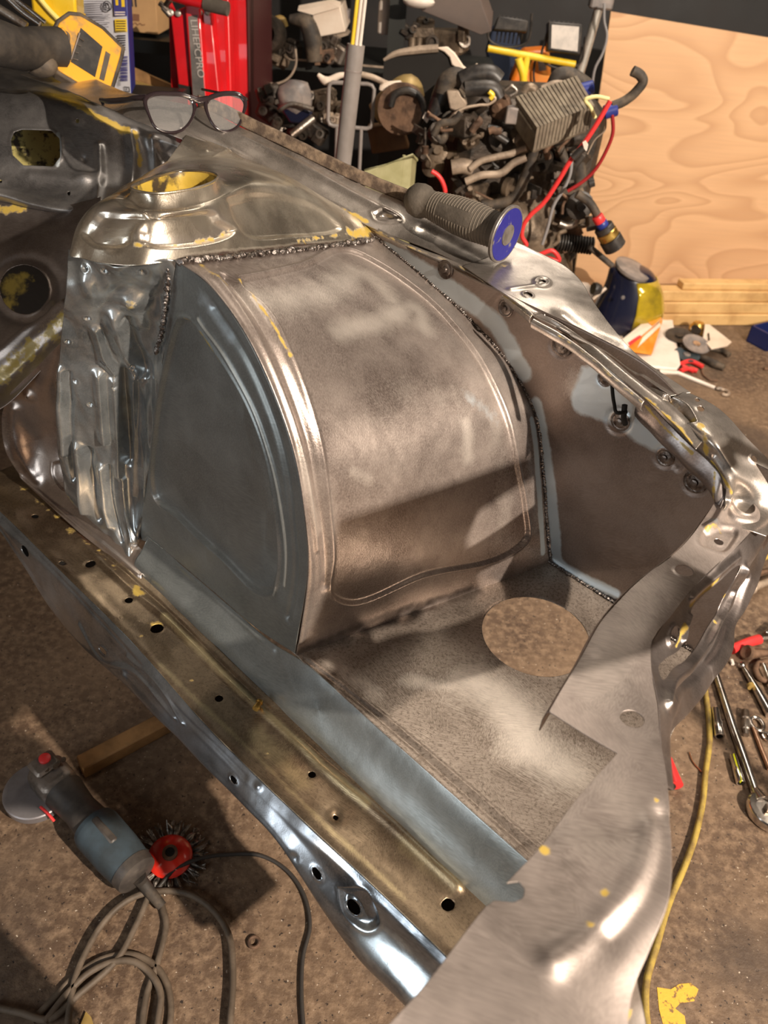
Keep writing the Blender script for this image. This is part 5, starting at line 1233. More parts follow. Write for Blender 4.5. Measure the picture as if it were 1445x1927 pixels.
tag(G().prism([at(x, y, z=.03) for x, y in ((1128, 618), (1168, 620), (1172, 645), (1135, 642))], (0, 0, .012)).build('cream_pad', 'cream', bev=.003), 'cream paper pad under the front of the welding helmet', 'paper pad')
tag(G().blob(at(1092, 562, z=.07), (.06, .05, .07)).build('white_jug', 'white'), 'pale plastic jug left of the welding helmet behind the wing rail', 'jug')
t = thing('orange_box', 'orange and cream cardboard packet on the white board', 'packet', at(1200, 665, z=.026))
P = [at(1172, 660, z=.06), at(1226, 668, z=.03), at(1247, 602, z=.10), at(1240, 598, z=.105)]
G().prism(P, (0, .03, 0)).build('carton', 'orange', t, smooth=0)
P = [at(1158, 650, z=.07), at(1173, 660, z=.062), at(1244, 602, z=.107), at(1231, 592, z=.11)]
G().prism(P, (0, 0, .004)).build('cream_panel', 'cream', t, smooth=0)
G().prism([p_ + np.array([0, -.002, .006]) for p_ in (P[3] * .75 + P[0] * .25, P[2] * .75 + P[1] * .25, P[2], P[3])], (0, 0, .002)).build('orange_end', 'orange', t, smooth=0)
P = [at(1184, 655, z=.055), at(1192, 660, z=.05), at(1243, 612, z=.095), at(1241, 606, z=.10)]
G().prism([p_ + np.array([0, -.004, 0]) for p_ in P], (0, .002, 0)).build('cream_stripe', 'cream', t, smooth=0)
P = [at(1180, 648, z=.07), at(1184, 653, z=.066), at(1206, 636, z=.085), at(1203, 633, z=.088)]
G().prism([p_ + np.array([0, -.001, .004]) for p_ in P], (0, 0, .002)).build('red_stripe', 'redwire', t, smooth=0)
def disc(px, z, r, label, mat='greyplastic', tilt=(0, 0, 1), hub='chrome', name='grinding_disc'):
    c = at(*px, z=z); t = thing(name, label, 'grinding disc', c)
    G().lathe(c, tilt, [(0, r), (.004, r), (.004, r * .55), (.001, r * .4), (.001, r * .2)], 30).build('abrasive', mat, t)
    G().lathe(c, tilt, [(.001, r * .28), (.006, r * .28), (.006, r * .12)], 18).build('hub', hub, t); return t
disc((1310, 648), .05, .055, 'grey grinding disc with a bright hub on top of the tool pile', 'greyplastic', (.1, -.25, 1))
disc((1278, 632), .035, .055, 'dark grinding disc half under the tool pile beside the white board', 'blackplastic', (-.1, -.15, 1), 'blackplastic')
disc((1292, 668), .02, .05, 'blue grey grinding disc at the foot of the tool pile', 'slate', (0, -.1, 1), 'greyplastic')
t = thing('bearing_jar', 'small shiny round tin at the back of the tool pile', 'tin', at(1306, 625, z=.0))
G().lathe(at(1308, 628, z=.01), (0, 0, 1), [(0, .03), (.03, .032), (.034, .03), (.05, .02)], 20).build('body', 'brass', t); G().lathe(at(1308, 622, z=.05), (.2, -.5, 1), [(0, .022), (.008, .022)], 18).build('lid', 'chrome', t)
t = thing('card_bracket', 'cream triangular bracket with a slot on the tool pile', 'bracket', at(1345, 640, z=.03))
G().prism([at(x, y, z=.05) for x, y in ((1326, 612), (1334, 612), (1376, 645), (1368, 652), (1338, 658), (1322, 640))], (0, 0, .004)).build('plate', 'cream', t)
G().prism([at(x, y, z=.055) for x, y in ((1331, 628), (1334, 626), (1336, 640), (1332, 642))], (0, 0, .001)).build('slot', 'blackplastic', t)
t = thing('pliers', 'dark handled pliers at the right of the tool pile', 'pliers', at(1330, 672, z=0))
G().tube([at(x, y, z=.014) for x, y in ((1290, 655), (1320, 672), (1345, 685), (1362, 692))], [.008, .012, .017, .012], 12).build('grip', 'rubber', t)
G().tube([at(x, y, z=.012) for x, y in ((1290, 648), (1330, 655), (1358, 660), (1372, 668))], [.008, .010, .011, .010], 12).build('grip', 'rubber', t)
G().tube([at(1285, 652, z=.014), at(1262, 640, z=.016)], [.010, .004], 8, smooth=False).build('jaw', 'dullsteel', t)
t = thing('clamp', 'orange red clamp beside the white board', 'clamp', at(1300, 695, z=0))
for q in (((1278, 686), (1300, 680), (1322, 690)), ((1280, 698), (1298, 694), (1312, 698)), ((1285, 690), (1305, 698))): G().tube([at(x, y, z=.012) for x, y in q], .009, 10).build('arm', 'redwire', t)
t = thing('spanner', 'long pale combination spanner lying right of the headlamp corner', 'spanner', at(1310, 722, z=0))
G().tube([at(1240, 700, z=.006), at(1275, 702, z=.006), at(1345, 730, z=.006)], [.010, .008, .007], 10, smooth=False).build('shank', 'white', t)
G().tube([at(1346, 731, z=.006), at(1356, 732, z=.006)], [.007, .012], 10, smooth=False).build('neck', 'dullsteel', t)
g = G(); c = at(1362, 738, z=.006); g.tube([c + np.array([.017 * math.cos(a_), .02 * math.sin(a_), 0]) for a_ in np.linspace(-2.2, 2.2, 10)], .006, 8); g.build('jaw', 'beige', t)
tag(G().tube([at(x, y, z=.004) for x, y in ((1320, 694), (1326, 708), (1338, 716), (1350, 716))], .0035).build('wire_hook', 'rustmetal'), 'thin bent brown wire below the red clamp', 'wire')
tag(G().box(at(1442, 694, z=.006), (.02, .015, .012), None, .003).build('metal_chip', 'rustmetal'), 'small dark metal chip on the floor at the right edge below the blue bin', 'chip')
t = thing('blue_bin', 'dark blue plastic storage bin on the floor at the right edge', 'bin', at(1430, 650, z=0))
b_ = [at(1403, 642, z=0), at(1440, 662, z=0), at(1500, 650, z=0), at(1460, 628, z=0)]; g = G()
for i in range(4):
    p, q = b_[i], b_[(i + 1) % 4]; up = np.array([0, 0, .07]); g.prism([p, q, q + up, p + up], ((b_[(i + 2) % 4] - q) / 22))
g.build('walls', 'navy', t, smooth=0); G().prism(b_, (0, 0, .005)).build('base', 'navy', t)

# ================================================================== TOP LEFT: TIN, CARDBOARD BOX, CRANE
YB = 2.1
P_ = at(258, 182, Y=YB); zb = float(at(225, 182, Y=YB)[2]) - .02
t = thing('workbench', 'dark low bench behind the cowl carrying the solvent tin', 'bench', (-1.0, YB + .12, 0))
xt = float(P_[0]); G().box((xt - .28, YB + .10, zb - .02), (.66, .36, .04)).build('bench_top', 'blackenamel', t)
for sx in (-.28, .28):
    for sy in (-.14, .14): G().box((xt - .28 + sx, YB + .10 + sy, (zb - .04) / 2), (.05, .05, zb - .04)).build('leg', 'blackenamel', t)
P = [at(130, -25, Y=YB + .03), at(238, -25, Y=YB), at(248, 178, Y=YB), at(145, 190, Y=YB + .03)]
t = thing('solvent_tin', 'white and blue label tin with barcode standing behind the power tool', 'tin', (P[2] + P[3]) / 2)
xd = V3(P[1] - P[0]).normalized(); yd = V3(P[1] - P[2]).normalized(); nn = xd.cross(yd)
dep = V3((-.026, .115, 0)); P[2] = P[2] * 1; g = G(); g.prism(P, dep); g.build('can_body', 'blue', t, bev=.003)
Pw = [P[0] * .98 + P[1] * .02, P[1] * .985 + P[0] * .015, P[2] * .985 + P[3] * .015, P[3] * .98 + P[2] * .02]
off = np.array([0, -.0015, 0]); G().prism([p + off for p in Pw], (0, .001, 0)).build('label', simple('white label', (.66, .66, .72), .5), t, smooth=0)
def lq(x0, y0, x1, y1, k=1.0): return [at(x, y, Y=YB - .0018 * k) for x, y in ((x0, y0), (x1, y0), (x1 + (y1 - y0) * .055, y1), (x0 + (y1 - y0) * .055, y1))]
def lprint(nm, quads, mat, k=1.0):
    g = G()
    for q in quads: g.prism(lq(*q, k), (0, .0004, 0))
    return g.build(nm, mat, t, smooth=0)
lprint('blue_warning_panel', [(213, -6, 237, 30)], 'inkblue', 1.5); lprint('yellow_pictogram', [(217, -2, 222, 10), (228, -2, 234, 13)], 'yellow', 2); lprint('white_bar', [(216, 22, 235, 24), (216, 26.5, 235, 28.5)], 'white', 2)
lprint('yellow_notice_panel', [(216, 36, 238, 60)], 'yellow', 1.5); lprint('notice_text', [(218, 39 + 4.6 * k, 236, 40.8 + 4.6 * k) for k in range(5)], 'inkdark', 2)
random.seed(3)
lprint('printed_text', [(150 + (0 if k < 9 else 22) + 1.0 * k * .05, 2 + 4.0 * k, random.uniform(192, 205) + k * .1, 3.4 + 4.0 * k) for k in range(18)], simple('grey print', (.16, .16, .2), .6), 1.5)
lprint('printed_text', [(219 + random.uniform(0, 1), 66 + 4.4 * k, 236, 68 + 4.4 * k) for k in range(7)], 'inkdark', 1.5)
lprint('text_frame', [(147, 27.4, 207, 28), (147, 33, 208, 33.6)], 'inkdark', 1.5)
y0 = 106; bars = []
for w_, gp in ((2, 1.4), (1, 2), (1.6, 1), (1, 1.6), (2.4, 1), (1, 1.2), (1, 2), (1.8, 1.3), (1, 1), (2.2, 1.8), (1, 1.2), (1.5, 2), (1, 1), (2, 1), (1, 1.5), (1.6, 1.2), (1, 1)):
    bars.append((226, y0, 240, y0 + w_)); y0 += w_ + gp
lprint('barcode', bars, 'inkblue', 1.5)
text_obj('000 ml UND 3K', 'volume_text', 'inkdark', t, at(227.5, 161, Y=YB - .003), at(223, 105, Y=YB) - at(228, 160, Y=YB), at(215, 160, Y=YB) - at(228, 160, Y=YB), .0085)
g = G(); c = at(202, 11, Y=YB - .003)
g.tube([c + np.array([.009 * math.cos(a_), 0, .009 * math.sin(a_)]) for a_ in np.linspace(0, 2 * PI, 16, endpoint=False)], .0012, 6, closed=True); g.tube([c + np.array([.005 * math.cos(a_), 0, .005 * math.sin(a_)]) for a_ in np.linspace(.6, 5.2, 8)], .0012, 6); g.build('round_symbol', 'inkdark', t)
q = at(239, 168, Y=YB - .003); g = G(); g.tube([q + np.array([a_, 0, b_]) for a_, b_ in ((-.006, -.005), (.006, -.005), (.006, .005), (-.006, .005))], .0008, 6, smooth=False, closed=True); g.build('square_symbol', 'inkdark', t)
text_obj('K', 'symbol_letter', 'inkdark', t, q + np.array([-.003, 0, -.0035]), (1, 0, 0), (0, 0, 1), .010)
# yellow plastic case and bright strip behind the tool
YC = 1.85
t = thing('yellow_case', 'glossy yellow plastic case at the top left corner', 'case', at(140, 60, Y=YC))
G().prism([at(x, y, Y=YC) for x, y in ((60, -20), (215, -20), (143, 0), (142, 30), (118, 45), (98, 40), (30, -8))] if 0 else [at(x, y, Y=YC) for x, y in ((55, -25), (141, -25), (145, 40), (118, 60), (92, 48), (60, 22))], (-.02, .10, .0)).build('shell', 'yellow', t, bev=.006)
G().tube([at(x, y, Y=YC - .006) for x, y in ((72, -6), (92, 18), (118, 44))], .005, 8).build('moulded_rib', simple('pale yellow rib', (.90, .72, .22), .3), t)
G().prism([at(x, y, Y=YC + .05) for x, y in ((78, 20), (145, 30), (145, 210), (78, 210))], (0, .05, 0)).build('foot', 'yellow', t)
t = thing('bright_trim', 'pair of shiny steel trim strips slanting over the top left corner', 'trim', at(40, 40, Y=1.75))
for q, r_ in ((((8, -10), (40, 20), (75, 45)), .006), (((20, -10), (55, 18), (85, 42)), .004), (((-20, 5), (20, 30), (50, 50)), .008)): G().tube([at(x, y, Y=1.75) for x, y in q], r_, 10).build('strip', 'chrome' if r_ < .007 else 'dullsteel', t)
# cardboard box on a dark board
YK = 2.75
P = [at(x, y, Y=YK) for x, y in ((243, -20), (292, -20), (297, 66), (246, 59))]
t = thing('cardboard_box', 'brown cardboard box with faded print on the dark shelf board', 'box', P[3]); G().prism(P, (.012, .14, .01)).build('carton', 'card', t, bev=.002)
text_obj('II', 'printed_mark', 'inkdark', t, at(246, 12, Y=YK - .003), (1, 0, 0), (0, 0, 1), .045)
G().prism([at(x, y, Y=YK - .002) for x, y in ((250, 26), (262, 27), (262, 40), (250, 39))], (0, .001, 0)).build('stamp', 'ink', t)
text_obj('apple', 'stamp_text', 'ink', t, at(250, 48, Y=YK - .003), (1, 0, .02), (0, 0, 1), .014) if 0 else G().tube([at(x, y, Y=YK - .002) for x, y in ((250, 46), (255, 43), (259, 47), (263, 44), (268, 47), (273, 46))], .0012, 6).build('stamp_text', 'ink', t)
zk = float(at(270, 67, Y=YK)[2])
t = thing('dark_shelf', 'dark low shelf board under the brown cardboard box', 'shelf', (P[3][0], YK + .1, 0))
xk = P[3][0]; G().box((xk, YK + .12, zk - .022), (.42, .34, .035)).build('board', 'greentrim', t, smooth=0)
for dx in (-.19, .19): G().box((xk + dx, YK + .12, (zk - .04) / 2), (.03, .3, zk - .04)).build('side', 'blackenamel', t, smooth=0)
for k, (q, m_, lb) in enumerate(((((250, 128), (322, 160), (322, 176), (250, 150)), 'oldwood', 'brown board leaning under the dark shelf board, the upper one'), (((250, 152), (322, 174), (322, 190), (250, 172)), 'ochre', 'ochre yellow board under the dark shelf board, the lower one'))):
    P = [at(x, y, Y=2.6 - .02 * k) for x, y in q]; P = [P[0], P[1], P[1] * [1, 1, 0], P[0] * [1, 1, 0]]; tag(G().prism(P, (0, .015, 0)).build('leaning_board', m_, smooth=0), lb, 'board', 'boards under the dark shelf')

YJ = 2.42
def down(p, q, z=0.0):
    """carry the line q->p on down to height z"""
    p, q = np.array(p), np.array(q); return p + (p - q) * ((p[2] - z) / (q[2] - p[2]))
t = thing('engine_crane', 'red hydraulic jack with a grey label and black gripped handle', 'jack', at(380, 170, Y=YJ) * [1, 1, 0])
def slab(quad, Y, dep, nm, mat='red', par=t, z=0.0, bev=.004):
    tl_, tr_, br_, bl_ = [at(x, y, Y=Y) for x, y in quad]; return G().prism([tl_, tr_, down(br_, tr_, z), down(bl_, tl_, z)], (0, dep, 0)).build(nm, mat, par, bev=bev)
slab([(320, 24), (350, 12), (362, 178), (337, 178)], YJ, .05, 'left_cheek'); slab([(347, 8), (376, 10), (388, 180), (361, 180)], YJ - .02, .05, 'ram_tube')
slab([(374, 20), (397, 22), (413, 178), (386, 180)], YJ, .05, 'right_cheek'); slab([(398, 22), (418, 14), (424, 178), (414, 178)], YJ + .03, .05, 'rear_plate', 'red')
slab([(415, -15), (430, -15), (436, 180), (424, 180)], YJ + .06, .05, 'rear_frame', 'red')
slab([(316, 5), (325, 24), (338, 178), (322, 178)], YJ + .04, .04, 'side_plate')
qd = [at(x, y, Y=YJ - .0215) for x, y in ((354, 31), (371, 28), (386, 182), (363, 182))]; G().prism(qd, (0, .001, 0)).build('label_plate', simple('worn grey label', (.10, .095, .09), .5, 0, (.24, .21, .19), 8), t, smooth=0)
ud = V3(at(377, 150, Y=YJ) - at(362, 36, Y=YJ)).normalized(); vd = V3((1, 0, .08)); vd = (vd - ud * vd.dot(ud)).normalized()
text_obj('LIHEPCPRO', 'label_text', simple('silver print', (.55, .50, .46), .4), t, V3(at(358, 38, Y=YJ - .0235)), ud, vd, .0)if 0 else text_obj('LIHEPCPRO', 'label_text', simple('silver print', (.50, .46, .42), .4), t, V3(at(358, 36, Y=YJ - .024)), ud, vd, .027)
G().prism([at(x, y, Y=YJ - .005) for x, y in ((335, 158), (361, 164), (362, 182), (338, 182))], (0, .004, 0)).build('base_plate', 'greentrim', t)
for x, y in ((322, 24), (336, 25), (376, 24), (390, 23)): G().lathe(at(x, y, Y=YJ - .004), (0, -1, .1), [(0, .008), (.006, .008), (.008, .005)], 12).build('bolt', 'galv', t)
G().tube([at(310, -12, Y=YJ - .05), at(345, -2, Y=YJ - .06), at(390, 9, Y=YJ - .07)], .0125, 16).build('handle', 'red', t)
G().tube([at(385, 7, Y=YJ - .07), at(429, 17, Y=YJ - .08)], .0165, 18, smooth=False).build('handle_grip', 'grip', t)
for q in (((300, 5), (316, 20)), ((306, 14), (320, 30)), ((325, -8), (312, 10))): G().tube([at(x, y, Y=YJ - .01) for x, y in q], .007, 10, smooth=False).build('linkage', 'dullsteel', t)
t = thing('red_cabinet', 'bright red steel cabinet edge between the jack and the black shelf', 'cabinet', at(450, 200, Y=YJ + .15) * [1, 1, 0])
slab([(427, -40), (465, -40), (469, 225), (438, 225)], YJ + .12, .38, 'side_panel', 'red', t); slab([(462, -40), (467, -40), (473, 225), (467, 225)], YJ + .115, .38, 'corner_trim', simple('dark maroon trim', (.06, .012, .012), .5), t)

# power tool with a yellow and black battery foot, resting on the cowl
td = lambda x, y, k=0.0: at(x, y, d=1.36 + (x - 160) * .00055 + k)
t = thing('cordless_tool', 'black and yellow cordless power tool lying on its side on the cowl', 'power tool', td(100, 120))
G().tube([td(-60, 70, -.05), td(0, 82, -.04), td(40, 92, -.02), td(80, 88, 0), (td(108, 92, .01))], [.036, .034, .031, .030, .034], 24).build('grip', simple('black dusty grip', (.028, .023, .019), .7, 0, (.06, .048, .036), 20, .2, 120), t)
outl = [(100, 70), (112, 42), (132, 28), (152, 30), (192, 54), (229, 90), (226, 106), (206, 172), (190, 177), (150, 156), (110, 132), (98, 104)]
oc = np.mean(outl, 0)
P = [td(oc[0] + (x - oc[0]) * 1.11, oc[1] + (y - oc[1]) * 1.12, .006) for x, y in outl]; nrm = np.cross(P[4] - P[0], P[8] - P[0]); nrm /= np.linalg.norm(nrm); nrm = nrm if nrm @ (P[0] - CAM) > 0 else -nrm
G().prism(P, nrm * .022).build('foot_housing', 'rubber', t, bev=.003)
P = [td(x, y, .004) for x, y in outl]; win = [(152, 52), (193, 88), (179, 145), (133, 116)]
G().prism(P, nrm * .008).build('battery_face', 'toolyellow', t, bev=.0015)
G().prism([td(x, y, .003) for x, y in win], nrm * .004).build('terminal_window', 'blackplastic', t)
G().prism([td(x, y, .003) for x, y in ((199, 96), (208, 102), (196, 152), (187, 148))], nrm * .004).build('slot', 'grip', t)
for x0, y0, x1, y1 in ((148, 66, 160, 76), (145, 80, 154, 86), (142, 94, 150, 99), (138, 106, 149, 112)): G().tube([td(x0, y0 - 4, .001), td(x0 - 2, y0 + 4, .001), td(x1 - 2, y1 + 1, .001)], .0007, 6, smooth=False).build('contact_rib', 'dullsteel', t)
G().tube([td(150, 62, .001), td(134, 112, .001)], .0012, 6, smooth=False).build('window_edge', 'greyplastic', t)
G().blob(td(118, 68, .004), (.008, .008, .013)).build('latch', 'toolyellow', t)
G().tube([td(x, y, .002) for x, y in ((116, 56), (128, 64), (126, 82), (114, 80))], .0022, 8).build('latch_recess', 'rubber', t)
G().blob(td(75, 122, .005), (.030, .022, .020), n=18).build('battery_release', 'rubber', t)
G().prism([td(x, y, -.02) for x, y in ((22, 92), (42, 94), (60, 104), (48, 118), (30, 110))], nrm * .02).build('trigger', 'toolyellow', t, bev=.003)
G().tube([td(-20, 98, -.04), td(15, 112, -.02), td(50, 128, .0)], [.010, .012, .008], 12).build('lower_body', 'blackplastic', t)

# ================================================================== SPECTACLES ON THE WING
g0 = at(330, 249, z=1.021); dg = proj(g0)[2]
gp = lambda x, y, k=0.0: at(x, y, d=dg + (x - 330) * .00045 + k)
t = thing('spectacles', 'dark rimmed spectacles standing folded open on the wing rail', 'spectacles', g0)
LL = [(274, 186), (285, 179), (318, 177), (348, 180), (362, 188), (365, 206), (357, 230), (340, 246), (315, 249), (293, 240), (281, 218)]
RR_ = [(388, 190), (405, 180), (430, 176), (452, 180), (460, 190), (457, 216), (447, 238), (428, 247), (407, 241), (393, 220)]
for L_ in (LL, RR_):
    r_ = [.0036 if y < 195 else .0021 for x, y in L_]
    o = G().tube([gp(*q) for q in L_], r_, 10, closed=True).build('rim', 'frame', t)
for L_ in (LL, RR_):
    P = [gp(*q) for q in L_]; n3 = hermite(np.array(P + P[:1]), 40)[:-1]; G().add(list(n3), [tuple(range(39))]).build('lens', 'lens', t, smooth=0)
G().tube([gp(357, 184), gp(375, 189), gp(392, 186)], [.0046, .0048, .0046], 10).build('bridge', 'frame', t)
G().tube([gp(361, 192), gp(368, 198), gp(366, 210)], [.0022, .0018, .0012], 8).build('nose_pad', 'frame', t); G().tube([gp(391, 192), gp(385, 198), gp(388, 210)], [.0022, .0018, .0012], 8).build('nose_pad', 'frame', t)
G().tube([gp(276, 184), gp(262, 184, .01), gp(235, 188, .05), gp(205, 190, .09), gp(190, 188, .12)], [.0044, .0038, .0044, .0044, .0034], 10).build('temple', 'frame', t)
G().tube([gp(458, 184), gp(462, 186, .004), gp(440, 180, .05), gp(400, 172, .11), gp(380, 168, .14)], [.0030, .0026, .0020, .0020, .0020], 10).build('temple', 'frame', t)
G().tube([gp(192, 186, .12), gp(193, 192, .12), gp(194, 198, .12)], [.003, .003, .002], 8).build('temple_tip', 'frame', t)

# ================================================================== GRINDER SIDE HANDLE ON THE WING
h0, h1 = at(786, 376, z=.974), at(952, 441, z=.964)
ax = (h1 - h0); Lh = np.linalg.norm(ax); ax = ax / Lh
t = thing('side_handle', 'dusty rubber grinder side handle with a blue flange resting on the wing rail', 'handle', h0)
sc = Lh / .15
pr = [(-.016, .004), (-.014, .013), (-.006, .0195), (.004, .0212), (.012, .0205), (.018, .0175), (.026, .0170), (.045, .0195), (.07, .0225), (.095, .0232), (.12, .0215), (.14, .0205), (.148, .021)]
G().lathe(h0, ax, [(a_ * sc, b_ * 1.13) for a_, b_ in pr], 40).build('grip', 'grip', t)
g = G()
Fx = V3(ax); ru = (V3(CAM) - V3(h0)); ru = (ru - Fx * ru.dot(Fx)).normalized(); rv = Fx.cross(ru)
for k in range(22):
    s_ = .030 + k * .0048
    if s_ > .138: break
    rad_ = float(np.interp(s_, [p[0] for p in pr], [p[1] for p in pr])) * 1.126
    full = k < 4 or k > 15
    for (a0_, a1_) in (((-1.5, 1.5),) if full else ((-1.5, -.35), (.45, 1.1))):
        g.tube([V3(h0) + Fx * (s_ * sc) + (ru * math.cos(a_) + rv * math.sin(a_)) * rad_ for a_ in np.linspace(a0_, a1_, 12)], .0008, 6, smooth=False)
plab(g.build('ribs', 'ribedge', t), 'raised dusty ribs')
G().lathe(h1 - ax * .004, ax, [(0, .020), (.001, .0385), (.005, .0390), (.006, .038)], 48).build('flange', 'flange', t)
plab(G().lathe(h1 + ax * .0022, ax, [(0, .0355), (.0006, .035), (.0006, .0135), (.0002, .0133)], 48, cap=False).build('blue_face', 'bluepaint', t), 'worn blue painted face')
G().lathe(h1 + ax * .0018, ax, [(0, .0145), (.0022, .0140), (.0022, .0)], 28, cap=False).build('hub', 'flange', t)

# ================================================================== FLOOR LEFT: ANGLE GRINDER, WIRE WHEEL, CORDS
f = lambda x, y, z=.004: at(x, y, z=z)
g0 = f(96, 1462, .055); g1 = f(262, 1652, .045); ax = g1 - g0; Lg = np.linalg.norm(ax); ax = ax / Lg; sd = np.cross(ax, [0, 0, 1]); sd /= np.linalg.norm(sd)
t = thing('angle_grinder', 'grey and blue angle grinder lying on the dark floor', 'angle grinder', f(150, 1560, 0))
Rg = Matrix((tuple(ax), tuple(-sd), tuple(np.cross(ax, -sd)))).transposed()
G().box(g0 + ax * .005 + [0, 0, -.004], (.075, .066, .055), Rg, .012).build('gear_case', 'gearcase', t, bev=.006)
G().box(g0 + ax * -.012 + [0, 0, .026], (.04, .046, .012), Rg, .005).build('gear_case_cover', 'gearcase', t, bev=.003)
G().lathe(f(85, 1430, .085), (.1, -.1, 1), [(0, .010), (.007, .010), (.009, .007)], 20).build('lock_button', 'redwire', t)
for (x, y) in ((88, 1449), (120, 1430), (105, 1444)): G().lathe(f(x, y, .083), (0, -.2, 1), [(0, .0045), (.003, .0045), (.003, .002)], 12).build('screw', 'chrome', t)
G().tube([g0 + ax * .04, g0 + ax * .06, g0 + ax * .09, g0 + ax * .125, g0 + ax * .135], [.034, .031, .028, .031, .034], 24).build('motor_housing', 'grinderbody', t)
G().tube([g0 + ax * .13, g0 + ax * .14, g0 + ax * .20, g0 + ax * (Lg - .012), g0 + ax * (Lg - .002)], [.036, .039, .038, .034, .024], 28).build('rear_sleeve', 'slate', t)
plab(G().tube([g0 + ax * (Lg - .022), g0 + ax * (Lg - .006), g0 + ax * Lg], [.036, .034, .022], 24).build('end_cap', 'grinderbody', t), 'charcoal end cap')
G().box(g0 + ax * .17 + [0, 0, .036], (.06, .014, .008), Rg, .003).build('slide_switch', 'grinderbody', t)
G().tube([g1, f(268, 1660, .035), f(305, 1706, .012)], [.012, .010, .008], 14).build('strain_relief', 'rubber', t)
gc = f(70, 1492, .03)
g = G(); g.lathe(gc, (.05, -.05, 1), [(-.006, .0540), (.010, .0550), (.012, .0530), (.0115, .02)], 40); g.build('wheel_guard', 'guard', t)
G().lathe(gc - [0, 0, .012], (.05, -.05, 1), [(0, .048), (.003, .048)], 36).build('cutting_disc', 'blackplastic', t)
G().tube([f(76, 1518, .05), f(92, 1533, .045), f(102, 1545, .035)], .0025, 8).build('guard_lever', 'redwire', t)
G().blob(f(150, 1470, .05), (.005, .005, .007)).build('spindle_lock', 'chrome', t); G().blob(f(182, 1520, .055), (.007, .004, .003)).build('switch_stud', 'chrome', t)
cords = [[(305, 1706), (312, 1738), (304, 1782), (290, 1830), (276, 1870), (268, 1925), (266, 1990)],
         [(266, 1990), (200, 2010), (140, 1990), (128, 1935), (134, 1880), (142, 1838), (162, 1790), (190, 1742), (228, 1702), (262, 1684), (300, 1677), (350, 1681), (398, 1710), (430, 1758), (438, 1820), (433, 1925), (428, 1990)],
         [(278, 1690), (256, 1740), (222, 1803), (152, 1868), (92, 1918), (40, 1906), (-20, 1893)],
         [(60, 1922), (100, 1880), (142, 1836), (200, 1802), (245, 1796), (290, 1816), (314, 1852), (321, 1890), (308, 1990)],
         [(84, 1924), (128, 1868), (168, 1830), (212, 1810), (250, 1809), (282, 1830), (302, 1870), (296, 1925), (286, 1990)]]
g = G()
for k, q in enumerate(cords): g.tube([f(x, y, .005 + .004 * ((k * 2) % 3) + (.003 if k == 2 else 0)) for x, y in q], .0052, 10)
tag(g.build('power_cord', 'cord'), 'brown power cord coiled in loops on the floor below the angle grinder', 'power cord')
tag(G().tube([f(x, y, .0045 + h_) for x, y, h_ in ((278, 1690, .006), (300, 1668, .006), (322, 1642, .012), (362, 1620, .012), (430, 1608, 0), (490, 1610, 0), (542, 1640, 0), (574, 1690, 0), (583, 1742, 0), (570, 1800, 0), (567, 1860, 0), (576, 1990, 0))], .0034, 10).build('black_cable', 'cordblack'), 'thin black cable curving right from the red wire brush', 'cable')
wc = f(320, 1613, .012)
t = thing('wire_brush', 'red cupped twist knot wire brush lying beside the angle grinder', 'wire brush', f(320, 1613, 0))
wax = V3((.12, -.10, 1)).normalized()
G().lathe(wc, wax, [(0, .036), (.004, .037), (.006, .036), (.012, .028), (.016, .014), (.0165, .010)], 40).build('cup', simple('bright red enamel', (.80, .035, .02), .2, 0, coat=.6), t)
G().lathe(wc + np.array(wax) * .012, wax, [(0, .013), (.010, .0125), (.0105, .008), (.0, .0075)], 24, cap=False).build('hub', 'rustmetal', t); G().lathe(wc + np.array(wax) * .0215, wax, [(0, .0082), (.0005, 0)], 16, cap=False).build('bore', 'dark', t)
uu = wax.cross(Vector((1, 0, 0))).normalized(); vv_ = wax.cross(uu); random.seed(5)
for k in range(22):
    a_ = 2 * PI * k / 22 + random.uniform(-.05, .05); d_ = uu * math.cos(a_) + vv_ * math.sin(a_); g = G(); q = wax.cross(d_)
    for j in range(7):
        g.tube([V3(wc) + d_ * .030 + wax * random.uniform(-.004, .002), V3(wc) + d_ * .046 + q * random.uniform(-.004, .004) + wax * random.uniform(-.004, .005), V3(wc) + d_ * random.uniform(.056, .064) + q * random.uniform(-.007, .007) + wax * random.uniform(-.006, .008)], [.0014, .0018, .0008], 5, seg=3)
    g.build('wire_knot', 'wirebrush', t)
bq = [f(x, y, 0) for x, y in ((148, 1440), (400, 1308), (412, 1330), (160, 1466))]
tag(G().prism(bq, (0, 0, .03)).build('wooden_batten', 'oldwood', bev=.003), 'old brown wooden batten on the floor under the car body', 'batten')
g = G(); c = f(478, 1773, .004); g.tube([c + np.array([.008 * math.cos(a_), .008 * math.sin(a_), 0]) for a_ in np.linspace(0, 2 * PI, 14, endpoint=False)], .0028, 8, closed=True); tag(g.build('washer', 'rustmetal'), 'small rusty ring on the floor beside the black cable', 'ring')
tag(G().prism([f(x, y, .002) for x, y in ((150, 1935), (162, 1905), (172, 1915), (182, 1945))], (0, 0, .003)).build('dry_leaf', 'ochre'), 'dry yellow brown leaf at the bottom left between the cord loops', 'leaf')
pp = [(1236, 1858), (1262, 1862), (1278, 1852), (1300, 1850), (1314, 1862), (1306, 1884), (1280, 1888), (1270, 1898), (1288, 1912), (1292, 1940), (1252, 1945), (1240, 1900)]
tag(G().prism([f(x, y, .0002) for x, y in pp], (0, 0, .0006)).build('floor_paint_patch', 'floorpaint', smooth=0), 'flaked yellow paint patch on the concrete at the bottom right', 'paint mark')

